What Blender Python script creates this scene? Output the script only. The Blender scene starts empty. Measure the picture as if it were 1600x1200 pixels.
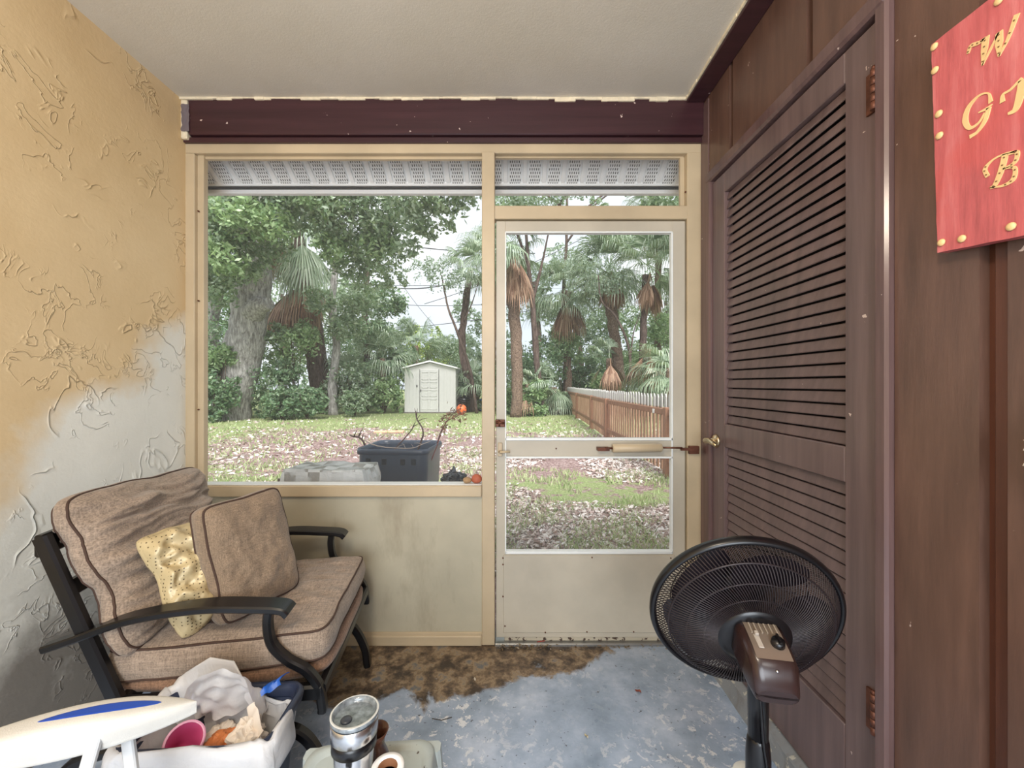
import bpy, math, random
import numpy as np
from mathutils import Vector, Matrix, noise
random.seed(7); RNG = np.random.default_rng(11)
SC = bpy.context.scene; COL = SC.collection
F = 620.0; CZ = 1.244; DW = 1.89; XL = -1.555; XR = 0.902; ZC = 2.585; GZ = -0.05

# ---------------- camera, world, lights, exposure ----------------
cam_d = bpy.data.cameras.new('camera'); cam = bpy.data.objects.new('camera', cam_d); COL.objects.link(cam)
cam.location = (0, 0, CZ); cam.rotation_euler = (math.pi/2, 0, 0)
cam_d.sensor_width = 36; cam_d.lens = F/1600*36; cam_d.clip_start = 0.02; cam_d.clip_end = 400
SC.camera = cam
SC.view_settings.view_transform = 'Standard'; SC.view_settings.look = 'None'
SC.view_settings.exposure = 0.45; SC.view_settings.gamma = 1; SC.view_settings.use_curve_mapping = False
w = bpy.data.worlds.new('overcast_sky'); SC.world = w; w.use_nodes = True
nt = w.node_tree; bg = nt.nodes['Background']
tc = nt.nodes.new('ShaderNodeTexCoord'); nz = nt.nodes.new('ShaderNodeTexNoise'); cr = nt.nodes.new('ShaderNodeValToRGB')
nz.inputs['Scale'].default_value = 2.2; nz.inputs['Detail'].default_value = 4
nt.links.new(tc.outputs['Generated'], nz.inputs['Vector']); nt.links.new(nz.outputs['Fac'], cr.inputs['Fac'])
cr.color_ramp.elements[0].position = .35; cr.color_ramp.elements[0].color = (.70, .79, .88, 1)
cr.color_ramp.elements[1].position = .62; cr.color_ramp.elements[1].color = (.95, .98, 1, 1)
nt.links.new(cr.outputs['Color'], bg.inputs['Color']); bg.inputs['Strength'].default_value = 0.95
def lamp(name, kind, loc, energy, color, size=.1, rot=(0,0,0)):
    d = bpy.data.lights.new(name, kind); d.energy = energy; d.color = color
    if kind == 'AREA': d.shape = 'DISK'; d.size = size
    elif kind == 'POINT': d.shadow_soft_size = size
    elif kind == 'SUN': d.angle = size
    o = bpy.data.objects.new(name, d); COL.objects.link(o); o.location = loc; o.rotation_euler = rot
    return o
lamp('ceiling_lamp_light', 'POINT', (-.30, -.25, 2.15), 36, (1, .87, .70), .12)
lamp('rear_fill', 'AREA', (-.1, -2.2, 1.4), 60, (.86, .93, 1), 1.8, (math.radians(90), 0, 0))  # added fill light behind the camera, no real opening there
lamp('overcast_sun', 'SUN', (0, 0, 20), 4.6, (1, .98, .94), .6, (math.radians(38), math.radians(14), 0))

# ---------------- helpers ----------------
def tag(o, label=None, cat=None, group=None, kind=None):
    if label: o['label'] = label
    if cat: o['category'] = cat
    if group: o['group'] = group
    if kind: o['kind'] = kind
    return o
def empty(name, loc=(0,0,0), rz=0, label=None, cat=None, group=None, kind=None):
    o = bpy.data.objects.new(name, None); COL.objects.link(o); o.empty_display_size = .05
    o.location = loc; o.rotation_euler = (0, 0, rz)
    return tag(o, label, cat, group, kind)
def copy_tree(o, parent=None):
    c = o.copy(); COL.objects.link(c)
    if parent is not None: c.parent = parent
    for ch in list(o.children): copy_tree(ch, c)
    return c
def at(px, py, Y):
    return Vector(((px-800)/F*Y, Y, CZ+(600-py)/F*Y))
def gnd(px, py):
    Y = (CZ-GZ)*F/(py-600); return at(px, py, Y)

class MB:
    def __init__(s): s.v = []; s.f = []; s.sm = []
    def add(s, vs, fs, smooth=False, M=None):
        b = len(s.v)
        for p in vs:
            p = Vector(p)
            s.v.append(tuple(M @ p) if M is not None else tuple(p))
        for f in fs: s.f.append(tuple(b+i for i in f)); s.sm.append(smooth)
        return s
    def box(s, x0, x1, y0, y1, z0, z1, M=None, bev=0):
        if bev <= 0:
            vs = [(x0,y0,z0),(x1,y0,z0),(x1,y1,z0),(x0,y1,z0),(x0,y0,z1),(x1,y0,z1),(x1,y1,z1),(x0,y1,z1)]
            return s.add(vs, [(0,3,2,1),(4,5,6,7),(0,1,5,4),(1,2,6,5),(2,3,7,6),(3,0,4,7)], False, M)
        b = min(bev, abs(x1-x0)*.45, abs(y1-y0)*.45, abs(z1-z0)*.45)
        vs = []; idx = {}
        for ix, (xa, xd) in enumerate(((x0,1),(x1,-1))):
            for iy, (ya, yd) in enumerate(((y0,1),(y1,-1))):
                for iz, (za, zd) in enumerate(((z0,1),(z1,-1))):
                    for ax in range(3):
                        p = [xa+xd*b, ya+yd*b, za+zd*b]; p[ax] = (xa, ya, za)[ax]
                        idx[(ix,iy,iz,ax)] = len(vs); vs.append(tuple(p))
        fs = []
        for ax in range(3):
            o = [a for a in range(3) if a != ax]
            for e in (0, 1):
                q = []
                for (a, c) in ((0,0),(1,0),(1,1),(0,1)):
                    k = [0,0,0]; k[ax] = e; k[o[0]] = a; k[o[1]] = c; q.append(idx[(*k, ax)])
                fs.append(tuple(q))
        for ax in range(3):          # edges parallel to ax
            o = [a for a in range(3) if a != ax]
            for a in (0,1):
                for c in (0,1):
                    k0 = [0,0,0]; k0[o[0]] = a; k0[o[1]] = c; k1 = list(k0); k1[ax] = 1
                    fs.append((idx[(*k0,o[0])], idx[(*k1,o[0])], idx[(*k1,o[1])], idx[(*k0,o[1])]))
        for ix in (0,1):
            for iy in (0,1):
                for iz in (0,1): fs.append(tuple(idx[(ix,iy,iz,a)] for a in range(3)))
        return s.add(vs, fs, False, M)
    def tube(s, pts, r, n=10, M=None, cap=True, closed=False, flat=None):
        pts = [Vector(p) for p in pts]; N = len(pts)
        rs = r if isinstance(r, (list, tuple)) else [r]*N
        vs = []; up = Vector((0,0,1)); prev = None
        for i, p in enumerate(pts):
            if closed: t = (pts[(i+1) % N]-pts[i-1])
            else: t = pts[min(i+1, N-1)]-pts[max(i-1, 0)]
            t.normalize()
            if prev is None:
                a = up if abs(t.z) < .9 else Vector((0,1,0))
                x = t.cross(a).normalized()
            else:
                x = prev - t*prev.dot(t)
                x = x.normalized() if x.length > 1e-6 else t.orthogonal().normalized()
            prev = x; y = t.cross(x)
            fl = flat or (1, 1)
            for k in range(n):
                A = 2*math.pi*k/n
                vs.append(p + x*math.cos(A)*rs[i]*fl[0] + y*math.sin(A)*rs[i]*fl[1])
        fs = []
        for i in range(N if closed else N-1):
            j = (i+1) % N
            for k in range(n):
                fs.append((i*n+k, i*n+(k+1) % n, j*n+(k+1) % n, j*n+k))
        s.add(vs, fs, True, M)
        if cap and not closed:
            b = len(s.v)-len(vs)
            s.f.append(tuple(b+k for k in range(n-1, -1, -1))); s.sm.append(False)
            s.f.append(tuple(b+(N-1)*n+k for k in range(n))); s.sm.append(False)
        return s
    def bar(s, pts, w, h, M=None, side=(0,1,0)):
        """rectangular section swept along pts; side = width direction"""
        pts = [Vector(p) for p in pts]; N = len(pts); sd = Vector(side).normalized(); vs = []
        for i, p in enumerate(pts):
            t = (pts[min(i+1, N-1)]-pts[max(i-1, 0)]).normalized()
            n_ = t.cross(sd).normalized()
            W_ = w[i] if isinstance(w, (list, tuple)) else w; H_ = h[i] if isinstance(h, (list, tuple)) else h
            c = min(W_, H_)*.22
            for (a, b) in ((-W_/2+c,-H_/2),(W_/2-c,-H_/2),(W_/2,-H_/2+c),(W_/2,H_/2-c),(W_/2-c,H_/2),(-W_/2+c,H_/2),(-W_/2,H_/2-c),(-W_/2,-H_/2+c)):
                vs.append(p+sd*a+n_*b)
        fs = []
        for i in range(N-1):
            for k in range(8): fs.append((i*8+k, i*8+(k+1)%8, (i+1)*8+(k+1)%8, (i+1)*8+k))
        fs.append(tuple(range(7,-1,-1))); fs.append(tuple((N-1)*8+k for k in range(8)))
        return s.add(vs, fs, False, M)
    def lathe(s, prof, n=32, M=None, smooth=True, capb=True, capt=True):
        vs = []; fs = []
        for (r, z) in prof:
            for k in range(n):
                a = 2*math.pi*k/n; vs.append((r*math.cos(a), r*math.sin(a), z))
        for i in range(len(prof)-1):
            for k in range(n): fs.append((i*n+k, i*n+(k+1)%n, (i+1)*n+(k+1)%n, (i+1)*n+k))
        s.add(vs, fs, smooth, M); b = len(s.v)-len(vs)
        if capb and prof[0][0] > 1e-4: s.f.append(tuple(b+k for k in range(n-1,-1,-1))); s.sm.append(False)
        if capt and prof[-1][0] > 1e-4: s.f.append(tuple(b+(len(prof)-1)*n+k for k in range(n))); s.sm.append(False)
        return s
    def grid(s, fn, nu, nv, smooth=True, M=None, wrapu=False):
        vs = [fn(i/(nu if wrapu else nu-1), j/(nv-1)) for i in range(nu) for j in range(nv)]
        fs = []
        for i in range(nu if wrapu else nu-1):
            for j in range(nv-1):
                a = i*nv+j; b = ((i+1) % nu)*nv+j; fs.append((a, b, b+1, a+1))
        return s.add(vs, fs, smooth, M)
    def build(s, name, m, parent=None, fix=True):
        me = bpy.data.meshes.new(name); me.from_pydata(s.v, [], s.f)
        me.polygons.foreach_set('use_smooth', s.sm)
        if fix:
            import bmesh
            bm = bmesh.new(); bm.from_mesh(me); bmesh.ops.recalc_face_normals(bm, faces=bm.faces); bm.to_mesh(me); bm.free()
        me.materials.append(m); me.update()
        o = bpy.data.objects.new(name, me); COL.objects.link(o)
        if parent is not None: o.parent = parent
        return o
def npmesh(name, V, Fq, m, parent=None, n=4, smooth=False):
    me = bpy.data.meshes.new(name); V = np.ascontiguousarray(V, dtype=np.float32).reshape(-1, 3)
    Fq = np.ascontiguousarray(Fq, dtype=np.int32).reshape(-1, n)
    me.vertices.add(len(V)); me.vertices.foreach_set('co', V.ravel())
    me.loops.add(Fq.size); me.loops.foreach_set('vertex_index', Fq.ravel())
    me.polygons.add(len(Fq)); me.polygons.foreach_set('loop_start', np.arange(len(Fq), dtype=np.int32)*n)
    me.polygons.foreach_set('loop_total', np.full(len(Fq), n, dtype=np.int32))
    if smooth: me.polygons.foreach_set('use_smooth', np.ones(len(Fq), dtype=bool))
    me.update(calc_edges=True); me.validate(); me.materials.append(m)
    o = bpy.data.objects.new(name, me); COL.objects.link(o)
    if parent is not None: o.parent = parent
    return o
def struct(name, mb, m, parent=None):
    o = mb.build(name, m, parent)
    if parent is None: o['kind'] = 'structure'
    return o

# ---------------- materials ----------------
class MT:
    def __init__(s, name):
        s.m = bpy.data.materials.new(name); s.m.use_nodes = True; s.t = s.m.node_tree
        s.b = s.t.nodes['Principled BSDF']; s.tc = s.n('ShaderNodeTexCoord')
    def n(s, t, **k):
        x = s.t.nodes.new(t)
        for a, v in k.items(): setattr(x, a, v)
        return x
    def l(s, a, b): s.t.links.new(a, b)
    def vec(s, scale=(1,1,1), loc=(0,0,0), obj=True, rot=(0,0,0)):
        mp = s.n('ShaderNodeMapping'); mp.inputs['Scale'].default_value = scale; mp.inputs['Location'].default_value = loc
        mp.inputs['Rotation'].default_value = rot
        s.l(s.tc.outputs['Object'], mp.inputs['Vector']); return mp.outputs['Vector']
    def noise(s, scale, detail=4, v=None, rough=.55, dist=0):
        x = s.n('ShaderNodeTexNoise'); x.inputs['Scale'].default_value = scale; x.inputs['Detail'].default_value = detail
        x.inputs['Roughness'].default_value = rough; x.inputs['Distortion'].default_value = dist
        s.l(v if v is not None else s.tc.outputs['Object'], x.inputs['Vector']); return x.outputs['Fac']
    def ramp(s, fac, stops, interp='LINEAR'):
        r = s.n('ShaderNodeValToRGB'); s.l(fac, r.inputs['Fac']); r.color_ramp.interpolation = interp
        e = r.color_ramp.elements
        while len(e) < len(stops): e.new(.5)
        for i, (p, c) in enumerate(stops):
            e[i].position = p; e[i].color = (*c, 1) if not isinstance(c, (int, float)) else (c, c, c, 1)
        return r.outputs['Color']
    def mix(s, fac, a, b, mode='MIX'):
        x = s.n('ShaderNodeMix', data_type='RGBA', blend_type=mode)
        for sock, v in ((x.inputs[0], fac), (x.inputs[6], a), (x.inputs[7], b)):
            if hasattr(v, 'links'): s.l(v, sock)
            elif isinstance(v, (int, float)): sock.default_value = v
            else: sock.default_value = (*v, 1)
        return x.outputs[2]
    def math(s, op, a, b=0):
        x = s.n('ShaderNodeMath', operation=op)
        for sock, v in ((x.inputs[0], a), (x.inputs[1], b)):
            if hasattr(v, 'links'): s.l(v, sock)
            else: sock.default_value = v
        return x.outputs[0]
    def sep(s):
        x = s.n('ShaderNodeSeparateXYZ'); s.l(s.tc.outputs['Object'], x.inputs[0]); return x.outputs
    def bump(s, h, strength=.3, dist=.01, prev=None):
        b = s.n('ShaderNodeBump'); b.inputs['Strength'].default_value = strength; b.inputs['Distance'].default_value = dist
        s.l(h, b.inputs['Height'])
        if prev is not None: s.l(prev, b.inputs['Normal'])
        s.l(b.outputs['Normal'], s.b.inputs['Normal']); return b.outputs['Normal']
    def fin(s, col, rough=.5, metal=0, spec=None, **k):
        if hasattr(col, 'links'): s.l(col, s.b.inputs['Base Color'])
        else: s.b.inputs['Base Color'].default_value = (*col, 1)
        if hasattr(rough, 'links'): s.l(rough, s.b.inputs['Roughness'])
        else: s.b.inputs['Roughness'].default_value = rough
        s.b.inputs['Metallic'].default_value = metal
        if spec is not None: s.b.inputs['Specular IOR Level'].default_value = spec
        for a, v in k.items(): s.b.inputs[a.replace('_', ' ')].default_value = v
        return s.m
def simple(name, c, rough=.5, metal=0, var=.12, scale=8, bump=0, bscale=60, spec=None, **k):
    t = MT(name); nf = t.noise(scale, 5)
    lo = tuple(x*(1-var) for x in c); hi = tuple(min(1, x*(1+var)) for x in c)
    col = t.ramp(nf, [(.3, lo), (.7, hi)])
    if bump: t.bump(t.noise(bscale, 4), bump, .003)
    return t.fin(col, rough, metal, spec, **k)
def srgb(r, g, b):
    f = lambda c: ((c/255+.055)/1.055)**2.4 if c > 10 else c/255/12.92
    return (f(r), f(g), f(b))
def chipped(name, c, chip, amt=.70, rough=.45, scale=9, dirt=None, streak=(1,1,1), bump=.15):
    t = MT(name); v = t.vec(streak)
    base = t.ramp(t.noise(3, 5, v), [(.3, tuple(x*.85 for x in c)), (.7, tuple(x*1.12 for x in c))])
    m1 = t.ramp(t.noise(scale*3, 5, None, .6), [(amt, 0), (amt+.02, 1)])
    col = t.mix(m1, base, chip)
    if dirt:
        d = t.ramp(t.noise(scale, 6, t.vec((1, 1, .35)), .7), [(.52, 0), (.8, .8)]); col = t.mix(d, col, dirt)
    t.bump(t.noise(scale*6, 4), bump, .003)
    return t.fin(col, rough)
def leafmat(name, cols, rough=.45, trans=.25):
    t = MT(name); g = t.n('ShaderNodeNewGeometry')
    st = [(i/(len(cols)-1), c) for i, c in enumerate(cols)]
    col = t.ramp(g.outputs['Random Per Island'], st)
    t.fin(col, rough)
    tr = t.n('ShaderNodeBsdfTranslucent'); t.l(t.mix(.5, col, (.45, .6, .2)), tr.inputs['Color'])
    mx = t.n('ShaderNodeMixShader'); mx.inputs[0].default_value = trans
    t.l(t.b.outputs[0], mx.inputs[1]); t.l(tr.outputs[0], mx.inputs[2])
    t.l(mx.outputs[0], t.t.nodes['Material Output'].inputs['Surface']); return t.m

# stucco: tan above, paler below a ragged sloping edge, trowel ridges
def stucco():
    t = MT('trowelled_stucco'); xyz = t.sep()
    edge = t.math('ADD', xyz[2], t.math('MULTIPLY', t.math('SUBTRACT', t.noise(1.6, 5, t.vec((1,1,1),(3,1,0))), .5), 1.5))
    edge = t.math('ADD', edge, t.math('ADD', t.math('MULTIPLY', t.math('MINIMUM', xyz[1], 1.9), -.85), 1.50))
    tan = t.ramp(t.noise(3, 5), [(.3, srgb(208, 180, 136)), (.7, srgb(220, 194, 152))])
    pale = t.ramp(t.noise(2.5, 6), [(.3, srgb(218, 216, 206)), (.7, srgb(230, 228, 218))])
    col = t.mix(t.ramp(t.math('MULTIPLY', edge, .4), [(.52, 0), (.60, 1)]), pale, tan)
    low_grey = t.math('ADD', t.math('MULTIPLY', xyz[2], -1.0), t.math('MULTIPLY', t.noise(2.1, 6, t.vec((1,1,1),(7,2,0)), .65), 1.1))  # wall turns greyer towards its foot, ragged by noise
    col = t.mix(t.ramp(low_grey, [(-.0, 0), (.30, 1)]), col, srgb(128, 122, 114))
    dw = t.n('ShaderNodeTexNoise'); dw.inputs['Scale'].default_value = 3; dw.inputs['Detail'].default_value = 3
    t.l(t.tc.outputs['Object'], dw.inputs['Vector'])
    wv = t.mix(.12, t.tc.outputs['Object'], dw.outputs['Color'])
    # ridge lines : |noise-.5| small, masked
    r1 = t.math('ABSOLUTE', t.math('SUBTRACT', t.noise(5.0, 3, wv, .5, .5), .5))
    ridge = t.ramp(r1, [(0, 1), (.009, .25), (.022, 0)])
    msk = t.ramp(t.noise(3.2, 2, t.vec((1,1,1),(5,5,5))), [(.52, 0), (.60, 1)])
    r2 = t.math('ABSOLUTE', t.math('SUBTRACT', t.noise(14.0, 3, wv, .5, .6), .52))
    ridge2 = t.ramp(r2, [(0, 1), (.015, .2), (.04, 0)])
    msk2 = t.ramp(t.noise(4.1, 2, t.vec((1,1,1),(1,8,3))), [(.5, 0), (.56, 1)])
    H = t.math('ADD', t.math('MULTIPLY', ridge, msk), t.math('MULTIPLY', t.math('MULTIPLY', ridge2, msk2), .6))
    H = t.math('ADD', H, t.math('MULTIPLY', t.noise(5, 6), .8))
    H = t.math('ADD', H, t.math('MULTIPLY', t.noise(90, 4), .10))
    t.bump(H, .9, .006)
    return t.fin(col, .75)
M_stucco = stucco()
def ceilm():
    t = MT('ceiling_paint'); col = t.ramp(t.noise(1.6, 5), [(.3, srgb(206, 198, 182)), (.7, srgb(218, 211, 198))])
    t.bump(t.noise(160, 3, None, .7), .35, .002); return t.fin(col, .55)
M_ceil = ceilm()
def floorm():
    t = MT('peeling_blue_concrete'); xyz = t.sep()
    base = t.ramp(t.noise(5, 7, None, .65), [(.3, srgb(124, 140, 158)), (.52, srgb(156, 170, 190)), (.72, srgb(190, 200, 216))])
    chip = t.ramp(t.noise(24, 8, t.vec((1,1,1),(2,0,0)), .74, .5), [(.56, 0), (.575, 1)])
    area = t.ramp(t.noise(1.5, 3, t.vec((1,1,1),(4,3,0))), [(.42, .1), (.60, 1)])
    col = t.mix(t.math('MULTIPLY', chip, area), base, srgb(214, 216, 220))
    chip2 = t.ramp(t.noise(42, 6, t.vec((1,1,1),(9,0,0)), .7), [(.64, 0), (.65, 1)])
    col = t.mix(chip2, col, srgb(72, 74, 78))
    # bare dirty concrete beside the knee wall
    dd = t.math('ADD', t.math('MULTIPLY', xyz[1], 1.0), t.math('MULTIPLY', t.math('ABSOLUTE', t.math('ADD', xyz[0], .62)), -.30))
    dd = t.math('ADD', dd, t.math('MULTIPLY', t.noise(3.6, 6, t.vec((1,1,1),(1,6,0)), .65, .4), .55))
    m = t.ramp(t.math('SUBTRACT', dd, 1.2), [(.56, 0), (.60, 1)])
    dirt = t.ramp(t.noise(11, 7, t.vec((1,1,1),(3,3,3)), .7), [(.40, srgb(62, 52, 44)), (.5, srgb(112, 94, 76)), (.56, srgb(150, 130, 104)), (.64, srgb(104, 106, 108))])
    col = t.mix(m, col, dirt)
    ru = t.ramp(t.noise(9, 5), [(.3, .26), (.7, .5)])
    t.bump(t.math('ADD', chip, t.noise(40, 5)), .25, .003)
    return t.fin(col, ru)
M_floor = floorm()
def brownwood(name, c, grain=(1, 1, .05), rough=.38, spk=.74, sc=26, bump=.25, light=1.25):
    t = MT(name); v = t.vec(grain)
    g = t.noise(sc, 6, v, .65)
    col = t.ramp(g, [(.3, tuple(x*.72 for x in c)), (.7, tuple(x*light for x in c))])
    sp = t.ramp(t.noise(34, 3, t.vec((1,1,1),(3,3,3))), [(spk, 0), (spk+.01, 1)])
    col = t.mix(sp, col, srgb(200, 180, 170))
    t.bump(t.noise(sc*2.2, 6, v, .7), bump, .003)
    return t.fin(col, rough)
M_brown = brownwood('brown_painted_boards', srgb(98, 72, 61), rough=.36, grain=(1, 1, .12), sc=22)
M_bdoor = brownwood('brown_painted_door', srgb(104, 85, 83), rough=.30, bump=.08)
M_bcasing = brownwood('brown_glossy_casing', srgb(100, 78, 76), rough=.22, bump=.05)
M_groove = brownwood('brown_batten', srgb(88, 52, 38), rough=.4)
M_beam = brownwood('maroon_beam_paint', srgb(62, 36, 40), (.04, 1, 1), rough=.33, spk=.72, sc=30, bump=.1)
M_cream = chipped('cream_frame_paint', srgb(190, 171, 141), srgb(90, 74, 60), .765, .42, 8, bump=.05)
M_creamd = chipped('cream_door_paint', srgb(184, 175, 158), srgb(72, 60, 50), .775, .42, 9, bump=.05)
M_panel = chipped('cream_knee_panel', srgb(182, 174, 152), srgb(120, 104, 84), .76, .5, 3, srgb(128, 112, 88), bump=.06)
M_white = simple('white_trim', srgb(226, 228, 226), .4, var=.04)
M_soffit = simple('white_vinyl_soffit', srgb(228, 229, 229), .5, var=.05, scale=3)
M_hole = simple('soffit_hole_shadow', (.02, .02, .02), .9)
M_plaster = simple('bare_plaster', srgb(226, 212, 184), .8, var=.15, scale=30)
M_black = simple('black_powder_coat', srgb(15, 15, 18), .30, var=.3, scale=14)
M_bplast = simple('black_plastic', srgb(15, 14, 17), .28, var=.25, scale=20)
M_steel = simple('brushed_steel', (.62, .62, .63), .24, 1, var=.15, scale=40)
M_brass = simple('aged_brass', (.55, .44, .28), .3, 1, var=.3, scale=30)
M_rust = simple('rusted_steel', srgb(100, 60, 44), .5, .5, var=.4, scale=40)
# ---------------- the setting ----------------
YB = -1.6
struct('floor', MB().box(XL-.15, XR+.15, YB, DW+.10, -.12, 0), M_floor)
struct('ceiling', MB().box(XL-.15, XR+.15, YB, DW+.10, ZC, ZC+.1), M_ceil)
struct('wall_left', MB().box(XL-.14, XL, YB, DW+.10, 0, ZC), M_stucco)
wr = struct('wall_right', MB().box(XR+.03, XR+.15, YB, .975, 0, ZC).box(XR+.03, XR+.15, 1.775, DW+.10, 0, ZC)
            .box(XR+.03, XR+.15, .975, 1.775, 2.145, ZC).box(XR+.03, XR+.15, .975, 1.775, 0, .078)
            .box(XR, XR+.03, YB, .722, 0, ZC).box(XR, XR+.03, .766, .935, 0, ZC).box(XR, XR+.03, .935, 1.19, 2.20, ZC)
            .box(XR, XR+.03, 1.215, 1.62, 2.20, ZC).box(XR, XR+.03, 1.645, 1.81, 2.20, ZC).box(XR, XR+.03, 1.81, DW+.1, 0, ZC), M_brown)
struct('trim_groove', MB().box(XR+.02, XR+.032, .715, .775, 0, ZC).box(XR+.02, XR+.032, 1.18, 1.22, 2.2, ZC).box(XR+.02, XR+.032, 1.61, 1.65, 2.2, ZC), M_groove)
struct('trim_batten', MB().box(XR+.012, XR+.03, .722, .752, 0, ZC, bev=.002), M_groove)
struct('trim_corner_post', MB().box(XR-.004, XR+.02, 1.815, DW, 0, ZC-.03, bev=.003), M_bcasing)
mb = MB()
mb.box(XR-.018, XR+.03, .937, .972, .0, 2.19, bev=.006).box(XR-.018, XR+.03, 1.778, 1.812, 0, 2.19, bev=.006)
mb.box(XR-.022, XR+.03, .937, 1.812, 2.15, 2.20, bev=.008)
struct('trim_door_casing', mb, M_bcasing)
struct('trim_ceiling_right', MB().box(XR-.085, XR, YB, DW-.03, ZC-.022, ZC, bev=.003), M_beam)
mb = MB(); random.seed(3)
for k in range(70):
    y = -.3+k*.031; mb.box(XR-.088-random.random()*.004, XR-.083, y, y+.033, ZC-.012, ZC+.001)
struct('trim_caulk_right', mb, M_plaster)
# raised kerb under the louvred door
mb = MB(); N = 60
def kf(u, v):
    y = YB+(DW-YB)*u; n_ = noise.noise(Vector((y*9, v*3, 0)))*.008
    pr = [(XR-.045, 0), (XR-.038, .05), (XR-.03, .068), (XR-.005, .076), (XR+.04, .077)]
    i = min(int(v*4.001), 4); p = pr[i]
    return (p[0]+(n_ if i < 3 else 0), y, p[1])
mb.grid(kf, 90, 5, False)
M_kerb = chipped('weathered_kerb', srgb(140, 142, 144), srgb(190, 184, 170), .60, .7, 9, srgb(110, 88, 68), bump=.5)
struct('trim_kerb', mb, M_kerb)

# ---- far wall: header beam, frame, knee panel ----
zt = lambda py: CZ+(600-py)/F*DW
xw = lambda px: (px-800)/F*DW
mb = MB().box(XL+.035, XR+.0, DW-.03, DW+.09, zt(216), ZC, bev=.004)
struct('trim_header_beam', mb, M_beam)
struct('trim_header_strip', MB().box(XL, XR, DW-.015, DW+.09, zt(225), zt(217), bev=.002), M_beam)
mb = MB(); random.seed(5)
x = XL
while x < XR-.02:
    d = random.uniform(.02, .09); h = random.uniform(.004, .013)*(1.5 if x > 0 else 1)
    mb.box(x, min(x+d+.006, XR-.01), DW-.036-random.random()*.004, DW-.028, ZC-h, ZC+.001, bev=.002); x += d
mb.box(XL, XL+.03, DW-.03, DW, zt(222), ZC, bev=.004)
struct('trim_caulk_header', mb, M_plaster)
mb = MB()
def pf(u, v):
    z = zt(212)+(zt(170)-zt(212))*v; x = XL+.008+u*.036+noise.noise(Vector((u*3, v*6, 2)))*.008
    return (x, DW-.034+noise.noise(Vector((u*4, v*7, 5)))*.006, z)
mb.grid(pf, 6, 14)
struct('trim_peeled_paint', mb, simple('peeled_purple_paint', srgb(110, 100, 104), .4))
D = .05; FT = 2.44-.052
fr = MB()
def fbox(px0, px1, py0, py1, y0=0, y1=D, bev=.003): fr.box(xw(px0), xw(px1), DW+y0, DW+y1, zt(py1), zt(py0), bev=bev)
fbox(288, 303.5, 239.3, 1004); fbox(288, 1096, 224, 239); fbox(753, 773, 238, 1007, -.008)
fbox(1074, 1096.5, 238, 1000); fbox(772, 1075, 321, 342)
W1 = struct('window_1', fr, M_cream)
W1['label'] = 'cream window and door frame'
# inner stops of the big opening + transom
st = MB()
def sbox(px0, px1, py0, py1, y0=.012, y1=D): st.box(xw(px0), xw(px1), DW+y0, DW+y1, zt(py1), zt(py0), bev=.002)
sbox(303, 313, 238, 757, .02); sbox(303, 753, 238, 243, .03); sbox(773, 1073, 238, 241, .03)
sbox(1067, 1074, 240, 321, .03)
st.build('window_stop', M_cream, W1)
sc = MB()
for (px, py) in ((365, 238), (520, 238), (700, 238), (310, 470), (310, 640), (310, 330), (835, 239), (1020, 239), (1071, 300)):
    p = at(px, py, DW+.012); sc.lathe([(0, -.003), (.004, -.003), (.004, .002), (0, .003)], 8, Matrix.Translation(p) @ Matrix.Rotation(math.pi/2, 4, 'X'))
sc.build('frame_screw', M_rust, W1)
mb = MB().box(xw(330)-.03, xw(753), DW-.022, DW+.045, zt(775), zt(757.5), bev=.004).box(XL, xw(335), DW-.0, DW+.045, zt(775), zt(757.5))
struct('trim_sill', mb, M_cream)
mb = MB().box(xw(296), xw(753), DW-.012, DW+.045, zt(757.6), zt(757.6)+.005, bev=.002)
struct('trim_sill_edge', mb, M_white)
struct('wall_far', MB().box(XL, xw(753), DW+.004, DW+.09, 0, zt(774)), M_panel)
mb = MB().box(XL, xw(753), DW-.010, DW+.01, .0, .048, bev=.004).box(XL, xw(753), DW-.003, DW+.01, .046, .062, bev=.002)
for px in (480, 640, 752): pass
struct('baseboard_far', mb, M_cream)
struct('trim_outer_ledge', MB().box(XL-.3, -.14, DW+.06, 2.19, -.05, .70), simple('grey_masonry_ledge', srgb(150, 150, 146), .8, bump=.3))
struct('trim_threshold', MB().box(xw(773), xw(1096), DW-.01, DW+.12, -.04, .012, bev=.004), simple('aluminium_threshold', srgb(150, 150, 148), .35, .7))

# ---- screen door ----
dr = MB()
def dbox(px0, px1, py0, py1, y0=.008, y1=.036, b=None, bev=.003):
    (b or dr).box(xw(px0), xw(px1), DW+y0, DW+y1, zt(py1), zt(py0), bev=bev)
dbox(775, 790, 344, 998); dbox(1051, 1072, 344, 998); dbox(789, 1052, 344, 361); dbox(789, 1052, 688, 714); dbox(789, 1052, 865, 878); dbox(789, 1052, 982, 998)
D1 = struct('door_1', dr, M_creamd); D1['label'] = 'cream aluminium screen door'
kb = MB(); dbox(786, 1055, 868, 990, .003, .02, kb); kb.build('kick_panel', M_creamd, D1)
bb = MB()
for (a, b_, c, d) in ((789.5, 1051.5, 361, 363.5), (789.5, 1051.5, 684.5, 688.5), (789.5, 1051.5, 713.5, 716.5), (789.5, 1051.5, 862, 866), (789, 791, 362, 865), (1049.5, 1052, 362, 865)):
    dbox(a, b_, c, d, .002, .03, bb, .001)
bb.build('glazing_bead', M_white, D1)
ms = MT('insect_screen'); tr = ms.n('ShaderNodeBsdfTransparent'); mx = ms.n('ShaderNodeMixShader'); mx.inputs[0].default_value = .045
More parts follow.
